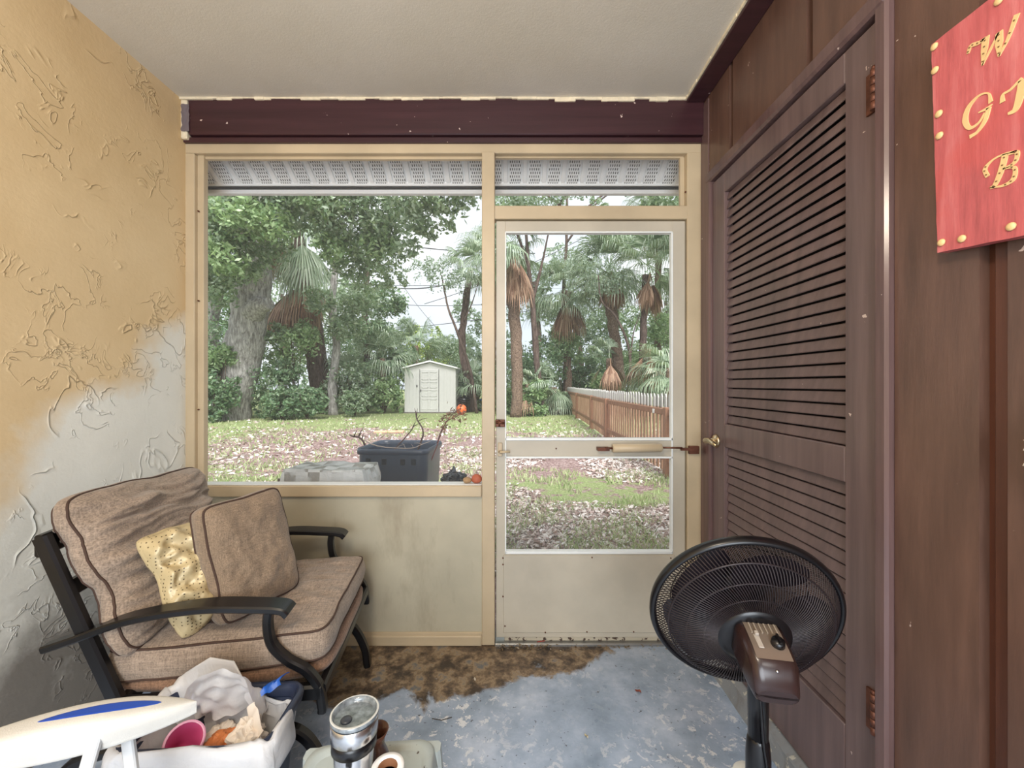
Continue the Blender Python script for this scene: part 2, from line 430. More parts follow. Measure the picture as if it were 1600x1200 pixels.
ms.fin(srgb(170, 172, 172), .8); ms.l(tr.outputs[0], mx.inputs[1]); ms.l(ms.b.outputs[0], mx.inputs[2]); ms.l(mx.outputs[0], ms.t.nodes['Material Output'].inputs['Surface'])
for nm, par, (a, b_, c, d) in (('insect_screen', D1, (790, 1051, 362, 688)), ('insect_screen', D1, (790, 1051, 714, 865)), ('insect_screen', W1, (310, 753, 241, 757)), ('insect_screen', W1, (773, 1070, 240, 321))):
    mb = MB(); mb.box(xw(a), xw(b_), DW+.040, DW+.0408, zt(d), zt(c)); mb.build(nm, ms.m, par)
sb = MB().box(xw(788), xw(1055), DW+.012, DW+.03, .012, zt(997), bev=.003)
sb.build('door_sweep', chipped('corroded_sweep', srgb(178, 168, 148), srgb(70, 52, 42), .56, .5, 16), D1)
# closer
cl = MB(); R = Matrix.Rotation(math.pi/2, 4, 'Y')
pc = at(957, 700.5, DW-.03); pe = at(1034, 699.5, DW-.03)
cl.tube([pc, pc+Vector((.004,0,0)), pe-Vector((.004,0,0)), pe], [.016, .0205, .0205, .016], 20)
CL = cl.build('door_closer', M_cream, D1); CL['label'] = 'cream pneumatic door closer tube'
rb = MB().tube([pe, at(1066, 700, DW-.03)], .004, 8).tube([at(945, 700, DW-.03), pc], .005, 8)
rb.box(xw(1060), xw(1088), DW-.03, DW-.022, zt(702.5), zt(698.5)).box(xw(1074), xw(1089), DW-.024, DW-.008, zt(708), zt(696))
rb.box(xw(932), xw(950), DW-.034, DW+.004, zt(703), zt(698))
rb.build('closer_bracket', M_rust, CL)
hd = MB().box(xw(778), xw(785), DW-.006, DW+.01, zt(713), zt(692), bev=.002).tube([at(781, 706, DW-.01), at(782, 706.5, DW-.025), at(797, 706, DW-.028)], [.007, .007, .005], 10)
hd.build('door_handle', M_cream, D1)
lk = MB().box(xw(774), xw(789), DW-.008, DW+.01, zt(667), zt(655.5), bev=.002).tube([at(775, 660, DW-.012), at(788, 661, DW-.012)], .006, 8).tube([at(780, 656, DW-.014), at(780, 667, DW-.014)], .004, 8)
lk.build('latch', M_rust, D1)
rv = MB()
for (px, py) in ((786, 872), (786, 882), (786, 932), (925, 871), (1048, 872), (789, 978), (917, 987), (990, 987), (852, 988), (869, 701)):
    rv.lathe([(0, -.004), (.0035, -.003), (.0035, .003)], 8, Matrix.Translation(at(px, py, DW+.003)) @ Matrix.Rotation(math.pi/2, 4, 'X'))
rv.build('rivet', M_rust, D1)

# ---- louvred door in the right wall ----
ld = MB(); x0, x1 = XR-.004, XR+.034; y0, y1 = .974, 1.775; s0, s1 = 1.071, 1.679
for (a, b_, c, d) in ((y0, s0, .08, 2.141), (s1, y1, .08, 2.141), (s0, s1, 2.056, 2.141), (s0, s1, .978, 1.075), (s0, s1, .08, .325)):
    ld.box(x0, x1, a, b_, c, d, bev=.003)
D2 = struct('door_2', ld, M_bdoor); D2['label'] = 'brown louvred door'
for (za, zb, n) in ((1.075, 2.056, 26), (.325, .978, 17)):
    lv = MB(); p = (zb-za)/n
    for k in range(n):
        z = za+p*(k+.5); M = Matrix.Translation((XR+.013, 0, z)) @ Matrix.Rotation(math.radians(-74), 4, 'Y')
        lv.box(-.0168, .0168, s0+.001, s1-.001, -.003, .003, M=M, bev=.002)
    lv.build('louvre_panel', M_bdoor, D2)
bk = MB().box(XR+.04, XR+.046, s0-.02, s1+.02, .3, 2.08); bk.build('louvre_backing', simple('dark_closet', srgb(26, 20, 18), .9), D2)
for zc in (1.967, .433):
    h = MB()
    for k in range(5): h.tube([(XR-.014, .974, zc-.05+k*.02+.0008), (XR-.014, .974, zc-.03+k*.02-.0008)], .0075, 12)
    h.tube([(XR-.014, .974, zc+.05), (XR-.014, .974, zc+.058)], [.006, .004], 10)
    h.box(XR-.01, XR-.003, .95, 1.0, zc-.05, zc+.05)
    h.build('hinge', M_rust, D2)
kn = MB(); c = Vector((XR-.004, 1.745, .994))
kn.lathe([(.030, 0), (.030, .004), (.024, .010), (.011, .014), (.011, .045)], 24, Matrix.Translation(c) @ Matrix.Rotation(-math.pi/2, 4, 'Y'))
kn.tube([c+Vector((-.045, 0, 0)), c+Vector((-.052, -.012, .002)), c+Vector((-.055, -.045, .008)), c+Vector((-.052, -.075, .0)), c+Vector((-.05, -.10, -.008))], [.012, .013, .011, .009, .007], 12)
kn.build('door_handle', M_brass, D2)

# ---- soffit and fascia outside ----
zs = lambda y: 2.395-.62*(y-2.0)
sf = MB(); X0, X1 = -1.75, 1.35; yA, yB = 1.95, 2.128; p = .102; N = int((X1-X0)/p)
for k in range(N):
    xa = X0+k*p
    pr = [(xa, 0), (xa+.062, 0), (xa+.064, .010), (xa+.072, .010), (xa+.074, 0), (xa+.094, 0), (xa+.096, .010), (xa+p, .010), (xa+p, 0)]
    for (a, b_) in zip(pr, pr[1:]):
        sf.add([(a[0], yA, zs(yA)+a[1]), (b_[0], yA, zs(yA)+b_[1]), (b_[0], yB, zs(yB)+b_[1]), (a[0], yB, zs(yB)+a[1])], [(0,1,2,3)])
S = struct('trim_soffit', sf, M_soffit)
hl = MB()
for k in range(N):
    for r in range(11):
        y = yA+.004+r*.0165
        for c_ in range(5):
            x = X0+k*p+.005+c_*.0115+(.0057 if r % 2 else 0)
            if x > X0+k*p+.057: continue
            z = zs(y)-.0012; z2 = zs(y+.0105)-.0012
            hl.add([(x, y, z), (x+.0042, y, z), (x+.0042, y+.0105, z2), (x, y+.0105, z2)], [(0,1,2,3)])
hl.build('soffit_vent_holes', M_hole, S, fix=False)
zf = zs(yB)
fa = MB().box(X0, X1, yB-.004, yB+.03, zf-.010, zf+.012, bev=.002).box(X0, X1, yB+.02, yB+.05, zf-.040, zf-.014, bev=.003)
struct('trim_fascia', fa, M_soffit)
struct('trim_fascia_gap', MB().box(X0, X1, yB+.004, yB+.022, zf-.02, zf-.008), M_hole)
struct('roof', MB().add([(X0, 1.9, zs(1.9)+.14), (X1, 1.9, zs(1.9)+.14), (X1, yB+.05, zf+.05), (X0, yB+.05, zf+.05), (X0, 1.9, zs(1.9)+.16), (X1, 1.9, zs(1.9)+.16), (X1, yB+.05, zf+.07), (X0, yB+.05, zf+.07)], [(0,1,2,3),(4,5,6,7),(0,1,5,4),(2,3,7,6)]), simple('grey_shingles', srgb(90, 88, 86), .9))
struct('wall_exterior', MB().box(XL-3, XL-.14, 1.85, 2.0, -.05, 2.7).box(XR+.05, 4, 1.85, 2.0, -.05, 2.7).box(XL-3, 4, 1.9, 1.95, 2.44, 2.7), simple('exterior_block', srgb(190, 184, 170), .8))

# ---------------- cushions ----------------
def cushion(mb, sx, sy, sz, M, puff=.5, edge=.35, wr=.006, seed=0, n=46, corner=8, wsc=(7, 2.2), pinch=0):
    """sx, sy = half sizes, sz = half thickness at the middle; wrapped pillow with wrinkles"""
    def side(sgn):
        def fn(u, v):
            a = u*2-1; b = v*2-1
            # rounded square footprint
            k = (abs(a)**corner+abs(b)**corner)**(1/corner); m_ = max(abs(a), abs(b), 1e-6)
            q = m_/k if k > 1e-6 else 1
            A, B = a*q, b*q
            if pinch:
                A *= 1-pinch*(1-abs(b)**2)*abs(a); B *= 1-pinch*(1-abs(a)**2)*abs(b)
            r = max(abs(a), abs(b))
            t = (max(0, 1-r**3.2))**puff
            h = sz*(edge+(1-edge)*t) if r < .999 else sz*edge
            if r >= .999: h = sz*edge
            w_ = noise.noise(Vector((A*wsc[0], B*wsc[1], seed+sgn*3)))*wr*1.6 + (.5-abs(noise.noise(Vector((A*wsc[0]*1.7+5, B*wsc[1]*1.3, seed*2+sgn)))))*wr*1.3 + noise.noise(Vector((A*1.6, B*1.6, seed+9)))*wr*1.2
            w_ *= (1-r**8)*.9+.1
            return (A*sx+noise.noise(Vector((B*2, A*2, seed)))*wr, B*sy+noise.noise(Vector((A*2, B*2, seed+4)))*wr, sgn*h+w_)
        return fn
    f1, f2 = side(1), side(-1)
    mb.grid(f1, n, n, True, M); mb.grid(f2, n, n, True, M)
    # side band
    per = []
    for i in range(n-1): per.append((i/(n-1), 0))
    for i in range(n-1): per.append((1, i/(n-1)))
    for i in range(n-1): per.append((1-i/(n-1), 1))
    for i in range(n-1): per.append((0, 1-i/(n-1)))
    K = 6; vs = []; P = len(per); pt = []; pb = []
    for (u, v) in per:
        p = Vector(f1(u, v)); q = Vector(f2(u, v)); pt.append(M @ p); pb.append(M @ q)
        for k in range(K):
            t = k/(K-1); c = p.lerp(q, t); o = 1+.035*math.sin(math.pi*t)*(1 if edge > .15 else .3)
            vs.append((c.x*o, c.y*o, c.z))
    fs = [(i*K+k, ((i+1) % P)*K+k, ((i+1) % P)*K+k+1, i*K+k+1) for i in range(P) for k in range(K-1)]
    mb.add(vs, fs, True, M)
    return pt, pb
def linen(name, c, wv=1.0, sc=240, dirt=None):
    t = MT(name)
    a = t.noise(sc, 2, t.vec((1, .06, 1))); b = t.noise(sc, 2, t.vec((.06, 1, 1))); c2 = t.noise(sc, 2, t.vec((1, 1, .06)))
    wv_ = t.math('MULTIPLY', t.math('ADD', t.math('ADD', a, b), c2), .3333)
    base = t.ramp(wv_, [(.38, tuple(x*.62 for x in c)), (.62, tuple(min(1, x*1.38) for x in c))])
    big = t.ramp(t.noise(5, 5), [(.3, .82), (.7, 1.0)])
    col = t.mix(1, base, big, 'MULTIPLY')
    t.bump(wv_, .5, .002); t.fin(col, .85, 0, .2); t.b.inputs['Sheen Weight'].default_value = .25
    return t.m
M_linen = linen('taupe_linen', srgb(156, 138, 122)); M_linen2 = linen('brown_linen', srgb(142, 122, 102), sc=420)
M_piping = simple('dark_brown_piping', srgb(70, 50, 40), .8)
def gold():
    t = MT('gold_dotted_satin'); v = t.n('ShaderNodeTexVoronoi'); v.inputs['Scale'].default_value = 95; v.inputs['Randomness'].default_value = .15
    t.l(t.tc.outputs['Object'], v.inputs['Vector'])
    dots = t.ramp(v.outputs['Distance'], [(.18, srgb(92, 76, 50)), (.26, srgb(196, 178, 138))])
    t.bump(t.noise(14, 5), .5, .01)
    return t.fin(dots, .35, .1)
M_gold = gold()

# ---------------- glider chair ----------------
CR = math.radians(8)
chair = empty('glider_chair', (-1.005, 1.422, 0), CR, 'black metal glider armchair with taupe linen seat and back cushions', 'chair')
S_ = (-1, 1)
def cat(pts, n=8):
    """Catmull-Rom"""
    P = [Vector(p) for p in pts]; P = [P[0]*2-P[1]]+P+[P[-1]*2-P[-2]]; out = []
    for i in range(1, len(P)-2):
        for k in range(n):
            t = k/n; a, b, c, d = P[i-1], P[i], P[i+1], P[i+2]
            out.append(.5*((2*b)+(c-a)*t+(2*a-5*b+4*c-d)*t*t+(3*b-a-3*c+d)*t**3))
    out.append(P[-2]); return out
for s in S_:
    y = s*.295
    mb = MB(); pts = cat([(-.315, y, .522), (-.24, y, .545), (-.10, y, .588), (.08, y, .606), (.22, y, .597), (.29, y, .588), (.312, y, .572)])
    n_ = len(pts); mb.bar(pts, [.034+.030*min(1, i/(n_*.55)) for i in range(n_)], [.020]*n_); mb.build('armrest', M_black, chair)
    mb = MB(); mb.bar(cat([(.255, y, .588), (.25, y, .54), (.262, y, .48), (.305, y, .43), (.355, y, .395), (.39, y, .345), (.402, y, .285), (.402, y, .268)]), .030, .024, side=(0,1,0)); mb.build('arm_support', M_black, chair)
    mb = MB(); mb.bar([(-.328, y*.985, .825), (-.232, y*.985, .575), (-.135, y*.985, .33), (-.10, y*.985, .25)], .028, .038); mb.build('back_post', M_black, chair)
    mb = MB(); mb.bar([(-.15, y, .345), (.10, y, .335), (.40, y, .330)], .03, .045); mb.build('side_rail', M_black, chair)
    mb = MB(); mb.bar(cat([(-.36, y*.93, .0), (-.33, y*.93, .10), (-.24, y*.93, .19), (0, y*.93, .215), (.25, y*.93, .215), (.34, y*.93, .185), (.395, y*.93, .09), (.41, y*.93, .0)]), .034, .028); mb.build('base_leg', M_black, chair)
    for xx in (-.08, .2):
        mb = MB(); mb.bar([(xx, y*.93-.02*s, .33), (xx+.03, y*.93-.02*s, .215)], .008, .022); mb.build('swing_link', M_black, chair)
for (x, z, h) in ((-.345, .795, .062), (-.285, .665, .05)):
    mb = MB(); mb.bar([(x, -.28, z), (x-.012, 0, z+.004), (x, .28, z)], .022, h, side=(1, 0, .0)); mb.build('back_rail', M_black, chair)
for (x, z) in ((.395, .325), (-.14, .34)):
    mb = MB(); mb.bar([(x, -.29, z), (x, .29, z)], .03, .04, side=(1,0,0)); mb.build('seat_rail', M_black, chair)
mb = MB()
for xx in (-.2, .22): MB().bar([(xx, -.27, .205), (xx, .27, .205)], .03, .025, side=(1,0,0)).build('base_crossbar', M_black, chair)
mb = MB(); M = Matrix.Translation((.105, 0, .365)); cushion(mb, .30, .262, .028, M, .3, .7, .010, 5, 34); mb.build('lower_pad', linen('brown_pad_linen', srgb(134, 104, 84)), chair)
mb = MB(); M = Matrix.Translation((.10, 0, .438)) @ Matrix.Rotation(math.radians(-1.5), 4, 'Y')
pt, pb = cushion(mb, .300, .268, .066, M, .55, .66, .009, 1, 60, wsc=(2.5, 6), corner=16)
sc_ = mb.build('seat_cushion', M_linen, chair)
MB().tube(pt, .0034, 6, closed=True).tube(pb, .0034, 6, closed=True).build('piping', M_piping, sc_)
ang = math.radians(24)
mb = MB(); M = Matrix.Translation((-.222, .008, .678)) @ Matrix.Rotation(-ang, 4, 'Y') @ Matrix.Rotation(math.radians(90), 4, 'Y') @ Matrix.Rotation(math.radians(-3), 4, 'Z')
pt, pb = cushion(mb, .243, .280, .082, M, .75, .24, .026, 3, 80, wsc=(7, 1.4), corner=12)
bc = mb.build('back_cushion', M_linen, chair)
MB().tube(pt, .0036, 6, closed=True).tube(pb, .0036, 6, closed=True).build('piping', M_piping, bc)

# throw pillows (world coordinates, origin at base)
def pillow(name, loc, rz, tilt, roll, sx, sy, sz, m, label, seed, pinch=.06, edge=.12, wr=.006, pip=None, wsc=(3, 3), rr=.004):
    root = empty(name, loc, rz, label, 'cushion')
    M = Matrix.Translation((0, 0, sx*math.cos(math.radians(tilt))+.01)) @ Matrix.Rotation(-math.radians(tilt), 4, 'Y') @ Matrix.Rotation(math.radians(roll), 4, 'X') @ Matrix.Rotation(math.radians(90), 4, 'Y')
    mb = MB(); pt, pb = cushion(mb, sx, sy, sz, M, .6, edge, wr, seed, 48, corner=7, wsc=wsc, pinch=pinch)
    mb.build('cushion_cover', m, root)
    q = [a.lerp(b, .5) for a, b in zip(pt, pb)] if edge < .3 else pt
    t = MB().tube(q, rr, 6, closed=True)
    if edge >= .3: t.tube(pb, rr, 6, closed=True)
    t.build('piping', pip or M_piping, root)
    return root
pillow('throw_pillow', (-.888, 1.335, .492), math.radians(-24), 15, 3, .186, .132, .075, M_linen2, 'square brown linen throw pillow standing on the armchair seat', 21, pinch=.05, edge=.45, wr=.006)
pillow('throw_pillow', (-.985, 1.275, .500), math.radians(-30), 27, 10, .166, .132, .05, M_gold, 'gold dotted satin throw pillow wedged behind the brown pillow', 33, pinch=.10, edge=.2, wr=.014, wsc=(4, 4))

# ---------------- waste bin, bag and rubbish ----------------
bin_ = empty('waste_bin', (-.755, 1.015, .0), math.radians(3), 'navy plastic waste bin lined with a white bag in front of armchair', 'bin')
M_navy = simple('navy_plastic', srgb(34, 42, 62), .35, var=.15)
def rrect(hx, hy, r, n=6):
    P = []
    for (cx, cy, a0) in ((hx-r, hy-r, 0), (-hx+r, hy-r, 90), (-hx+r, -hy+r, 180), (hx-r, -hy+r, 270)):
        for k in range(n+1):
            a = math.radians(a0+90*k/n); P.append((cx+r*math.cos(a), cy+r*math.sin(a)))
    return P
def loft(mb, secs, smooth=True, M=None, cap0=True, cap1=False):
    vs = []; n = len(secs[0])
    for s in secs: vs += s
    fs = [(i*n+k, i*n+(k+1) % n, (i+1)*n+(k+1) % n, (i+1)*n+k) for i in range(len(secs)-1) for k in range(n)]
    mb.add(vs, fs, smooth, M); b = len(mb.v)-len(vs)
    if cap0: mb.f.append(tuple(b+k for k in range(n-1,-1,-1))); mb.sm.append(False)
    if cap1: mb.f.append(tuple(b+(len(secs)-1)*n+k for k in range(n))); mb.sm.append(False)
HX, HY, HZ = .172, .096, .385; BZ = .02
sec = lambda hx, hy, z, r=.035: [(x, y, z) for (x, y) in rrect(hx, hy, r)]
mb = MB(); loft(mb, [sec(.138, .07, 0), sec(.166, .090, .36), sec(.170, .093, .365)]); mb.build('bin_body', M_navy, bin_)
mb = MB(); loft(mb, [sec(HX-.004, HY-.004, .365), sec(HX+.006, HY+.006, .37), sec(HX+.010, HY+.010, .392), sec(HX+.004, HY+.004, .405), sec(HX-.004, HY-.004, .40), sec(HX-.008, HY-.006, .37)], cap0=False); mb.build('bin_rim', M_navy, bin_)
bag = empty('bin_liner', (-.755, 1.015, .052), math.radians(3), 'white plastic bag lining the navy bin', 'plastic bag')
def bagm():
    t = MT('white_bag_film'); t.fin(t.ramp(t.noise(6, 4), [(.3, srgb(214, 212, 212)), (.7, srgb(236, 236, 238))]), .32)
    t.bump(t.noise(26, 5, None, .6, .8), .45, .008)
    tr = t.n('ShaderNodeBsdfTranslucent'); tr.inputs['Color'].default_value = (.9, .9, .92, 1)
    mx = t.n('ShaderNodeMixShader'); mx.inputs[0].default_value = .3
    t.l(t.b.outputs[0], mx.inputs[1]); t.l(tr.outputs[0], mx.inputs[2]); t.l(mx.outputs[0], t.t.nodes['Material Output'].inputs['Surface'])
    return t.m
M_bag = bagm()
def bagf(u, v):
    """u around, v from inner bottom over the rim to the outer hem"""
    P = rrect(1, 1, .25, 6); n = len(P); k = u*n; i = int(k) % n; f = k-int(k)
    a = P[i]; b = P[(i+1) % n]; px, py = a[0]+(b[0]-a[0])*f, a[1]+(b[1]-a[1])*f
    prof = [(.78, .76, .18), (.84, .80, .24), (.90, .86, .30), (.94, .92, .345), (.97, .97, .370), (1.05, 1.09, .375), (1.11, 1.19, .362), (1.115, 1.20, .335), (1.10, 1.18, .30), (1.10, 1.18, .285)]
    q = v*(len(prof)-1); j = min(int(q), len(prof)-2); g = q-j
    sx, sy, z = [prof[j][m]+(prof[j+1][m]-prof[j][m])*g for m in range(3)]
    if px > .30 and py > .25: sx = min(sx, .90); sy = min(sy, .88); z = min(z, .325)
    nx = noise.noise(Vector((px*5, py*5, v*5))); n2 = noise.noise(Vector((px*9+3, py*9, v*3)))
    x = px*HX*sx; y = py*HY*sy
    back = max(0, py)*max(0, 1-abs(px+.25)*1.1)
    if v > .35:   # loose bag mouth puffed up at the back instead of folded over
        e = min(1, (v-.35)/.35)
        z += back*e*.12*(1 if v < .9 else 1); y -= back*e*.045; 
    amp = .010 if v > .3 else .022
    return (x+nx*amp+px*.002, y+n2*amp*.8, z-.02+n2*.008+(nx*.010 if v > .8 else 0))
mb = MB(); mb.grid(bagf, 120, 26, True, wrapu=True); mb.build('bag_film', M_bag, bag)
mb = MB()
def crown(u, v):   # puffed flap of bag standing over the back rim
    x = -.105+u*.19; z = .30+v*.155*math.sin(math.pi*min(1, u*1.0+.02))**.5; y = .085-.05*v*v-.02*math.sin(u*5)
    n_ = noise.noise(Vector((u*6, v*5, 4)))*.022
    return (x, y+n_-.02, z+n_*.4)
mb.grid(crown, 34, 20); mb.build('bag_flap', M_bag, bag)
M_tie = simple('blue_drawstring', srgb(28, 84, 168), .4)
mb = MB(); mb.grid(lambda u, v: (.088+u*.05+.01*math.sin(v*6), .075-.03*v+.006*math.sin(u*9), .362+.028*u+.012*math.sin(v*4)), 10, 6)
mb.build('drawstring', M_tie, bag); mb = MB()
mb.grid(lambda u, v: (-.095+.036*(u-.5)*2*math.sin(math.pi*(.15+.7*v)), -.128-.012*math.sin(math.pi*u), .245+.06*v), 14, 10)
mb.build('drawstring', M_tie, bag)
cup = empty('plastic_cup', (-.825, .995, .305), 0, 'pink plastic cup lying tilted in the lined bin', 'cup')
Mc = Matrix.Translation((0, 0, .03)) @ Matrix.Rotation(math.radians(32), 4, 'Y') @ Matrix.Rotation(math.radians(28), 4, 'X')
M_pink = simple('pink_plastic', srgb(196, 74, 124), .3, var=.08)
MB().lathe([(.0, -.05), (.026, -.05), (.039, .038), (.037, .038), (.024, -.046), (0, -.046)], 28, Mc).build('cup_wall', M_pink, cup)
MB().lathe([(.039, .036), (.043, .039), (.042, .043), (.037, .042)], 28, Mc, capb=False, capt=False).build('cup_rim', simple('pale_pink_rim', srgb(232, 170, 200), .3), cup)
def crumple(name, loc, r, m, label, cat_, seed, sq=(1,1,.6)):
    mb = MB()
    def fn(u, v):
        a = u*2*math.pi; b = v*math.pi; d = Vector((math.sin(b)*math.cos(a), math.sin(b)*math.sin(a), math.cos(b)))
        k = r*(1+.45*noise.noise(d*2.2+Vector((seed, 0, 0)))+.28*abs(noise.noise(d*5+Vector((0, seed, 0)))))
        return (d.x*k*sq[0], d.y*k*sq[1], d.z*k*sq[2]+r*sq[2])
    mb.grid(fn, 36, 22, False, wrapu=True); o = mb.build(name, m); o.location = loc; return tag(o, label, cat_)
M_tissue = simple('tissue_paper', srgb(226, 214, 200), .8)
crumple('paper_wrapper', (-.742, 1.012, .29), .042, simple('orange_wrapper', srgb(200, 120, 66), .6, var=.4, scale=14), 'crumpled orange and white food wrapper in the middle of the bin', 'wrapper', 3)
crumple('crumpled_tissue', (-.685, 1.025, .295), .040, M_tissue, 'crumpled cream tissue at the right inside the bin', 'tissue', 8, (.9, 1, .9))
crumple('crumpled_tissue', (-.778, 1.055, .282), .036, M_tissue, 'crumpled cream tissue behind the orange wrapper in the bin', 'tissue', 12)
tl = MB(); tl.grid(lambda u, v: (-.69+.05*u+.012*math.sin(v*7), 1.05-.04*u, .325+.085*v-.05*u+.008*math.sin(u*9+v*4)), 12, 14)
tag(tl.build('paper_napkin', M_tissue), 'upright beige napkin leaning in the right end of the bin', 'napkin')

# ---------------- folding chair with plastic armrest ----------------
M_resin = MT('white_textured_resin'); M_resin.bump(M_resin.noise(420, 2), .5, .0015)
M_resin = M_resin.fin(M_resin.ramp(M_resin.noise(6, 4), [(.3, srgb(196, 193, 186)), (.7, srgb(212, 209, 203))]), .5)
A0 = Vector((-.648, .815, .585)); A1 = Vector((-1.06, .665, .585))
fc = empty('folding_chair', (-.93, .60, 0), 0, 'white folding chair with blue-inlaid plastic armrest, cut off at left edge', 'chair')
fcl = Vector((-.93, .60, 0))
dr_ = (A1-A0).normalized(); nr = Vector((-dr_.y, dr_.x, 0))*-1; L = (A1-A0).length
def arm(u, v):
    # v along from tip, u around section
    t = v; wdt = .036*min(1, (math.sin(min(1, t/.34)*math.pi/2))**.75)*(1-.38*max(0, t-.45)/.55); dpt = .030*(.22+.78*math.sin(math.pi*min(1, .05+t*1.05))**.75) 
    a = u*2*math.pi; ca, sa = math.cos(a), math.sin(a); e = .55
    x = math.copysign(abs(ca)**e, ca)*wdt; z = math.copysign(abs(sa)**e, sa)*dpt
    if z < 0: x *= .72
    zz = .012*math.sin(math.pi*t)-.004
    p = A0-fcl+dr_*(L*t)+nr*x+Vector((0, 0, z+zz-(.014 if z < 0 else 0)*math.sin(math.pi*t)))
    return p
mb = MB(); mb.grid(arm, 36, 40, True, wrapu=True); ar = mb.build('armrest', M_resin, fc)
def inlay(u, v):
    t = .13+.42*v; wd = .0155*math.sin(math.pi*min(1, max(0, v)))**.55*(1-.25*v)
    c_ = A0-fcl+dr_*(L*t); a = arm(.25, t)
    zt_ = a[2]+.0006-(.0018 if abs(u-.5) > .47 else 0)
    return Vector((c_.x, c_.y, 0))+nr*((u-.5)*2*wd-.002)+Vector((0, 0, zt_))
mb = MB(); mb.grid(inlay, 9, 40); mb.build('blue_inlay', simple('blue_inlay_plastic', srgb(24, 70, 170), .35, var=.05), ar)
M_wmetal = simple('white_painted_metal', srgb(200, 202, 204), .4)
for (p0, p1) in ((at(150, 1150, .74), (-.80, .56, 0)), (at(200, 1155, .80), (-.60, .70, 0.0))):
    a = p0; b_ = Vector(p1); mb = MB(); mb.bar([a-fcl, b_-fcl], .022, .012, side=(1, .2, 0)); mb.build('leg', M_wmetal, fc)
mb = MB().bar([Vector((-.80, .60, .44))-fcl, Vector((-1.15, .50, .44))-fcl], .03, .02); mb.build('seat_rail', M_wmetal, fc)
mb = MB().tube([Vector((-1.04, .67, .56))-fcl, Vector((-1.10, .50, 0))-fcl], .011, 10); mb.build('leg', M_wmetal, fc)

# ---------------- step stool with tumbler, roll and jug ----------------
SZ = .375
stool = empty('step_stool', (-.325, .835, 0), math.radians(4), 'grey plastic step stool in the bottom foreground, spotted with dirt', 'stool')
M_stool = chipped('grey_stool_plastic', srgb(168, 176, 174), srgb(70, 60, 50), .66, .5, 12, srgb(140, 140, 132))
mb = MB(); s2 = lambda hx, hy, z: [(x, y, z) for (x, y) in rrect(hx, hy, .035, 6)]
loft(mb, [s2(.155, .140, SZ-.05), s2(.148, .133, SZ-.008), s2(.143, .128, SZ), s2(.128, .113, SZ+.001), s2(.122, .107, SZ-.006)], cap0=False, cap1=True); mb.build('stool_top', M_stool, stool)
for sx in (-1, 1):
    for sy in (-1, 1):
        mb = MB(); mb.bar([(sx*.135, sy*.12, SZ-.012), (sx*.158, sy*.143, 0)], [.05, .06], [.03, .03], side=(1, 0, 0)); mb.build('leg', M_stool, stool)
tum = empty('travel_mug', (-.318, .792, SZ-.004), 0, 'stainless steel travel mug with clear lid on the grey stool', 'mug')
Mt = Matrix.Rotation(math.radians(-3), 4, 'X') @ Matrix.Diagonal((1.02, 1.02, 1.17, 1))
MB().lathe([(0, 0), (.030, 0), (.032, .004), (.0345, .06), (.0385, .125), (.0385, .128)], 40, Mt).build('mug_body', M_steel, tum)
MB().lathe([(.0386, .124), (.0425, .126), (.0425, .142), (.040, .144)], 40, Mt, capb=False, capt=False).build('grip_band', M_bplast, tum)
MB().lathe([(.0415, .143), (.0445, .146), (.0445, .170), (.0425, .172), (.041, .166), (.041, .150)], 40, Mt, capb=False, capt=False).build('steel_rim', M_steel, tum)
M_lid = simple('clear_grey_lid', srgb(120, 128, 134), .12, var=.5, scale=70, spec=.8)
lid = MB().lathe([(.0432, .172), (.0455, .175), (.0455, .180), (.042, .181), (.040, .176), (.036, .169), (.0, .168)], 40, Mt).build('lid', M_lid, tum)
MB().lathe([(.0405, .1765), (.0425, .182), (.0458, .1805)], 40, Mt, capb=False, capt=False).build('lid_ring', simple('lid_ring_plastic', srgb(206, 208, 206), .25), lid)
MB().lathe([(.0, .171), (.010, .171), (.011, .174), (.009, .176), (0, .176)], 20, Mt @ Matrix.Translation((-.012, -.012, 0))).build('sip_slider', simple('dark_slider', srgb(60, 64, 72), .3), lid)
mb = MB(); mb.bar(cat([(.004, -.040, .135), (.006, -.062, .130), (.007, -.068, .09), (.006, -.060, .035), (.004, -.034, .022)]), .018, .010, side=(1, 0, 0)); mb.build('handle', M_bplast, tum)
roll = empty('paper_roll', (-.243, .775, SZ-.004), 0, 'small white paper roll with brown cardboard core beside the mug', 'paper roll')
MB().lathe([(.019, 0), (.031, 0), (.0315, .002), (.0315, .124), (.031, .126), (.019, .126), (.019, 0)], 36, capb=False, capt=False).build('paper', simple('white_paper', srgb(236, 234, 232), .8, bump=.2), roll)
MB().lathe([(.0188, .001), (.0188, .125), (.0172, .125), (.0172, .001)], 28, capb=False, capt=False).lathe([(.0, .110), (.0172, .110)], 28).build('cardboard_core', simple('brown_cardboard', srgb(126, 84, 56), .8), roll)
capo = empty('small_bottle', (-.202, .805, SZ-.006), 0, 'small white bottle on the stool right of the paper roll', 'bottle')
MB().lathe([(.020, 0), (.021, .004), (.020, .052), (.016, .060), (0, .062)], 26).build('cap_dome', M_white, capo)
MB().lathe([(.022, 0), (.0225, .003), (.0205, .005)], 26).build('cap_skirt', M_white, capo)
jug = empty('small_jug', (-.292, .850, SZ-.004), 0, 'dark brown glazed jug standing behind the travel mug', 'jug')
M_glaze = simple('brown_glaze', srgb(84, 52, 38), .16, var=.5, scale=16)
MB().lathe([(.0, 0), (.022, 0), (.030, .02), (.033, .05), (.026, .08), (.018, .10), (.019, .115), (.027, .132), (.025, .132), (.016, .114), (.015, .10), (0, .09)], 32).build('jug_body', M_glaze, jug)
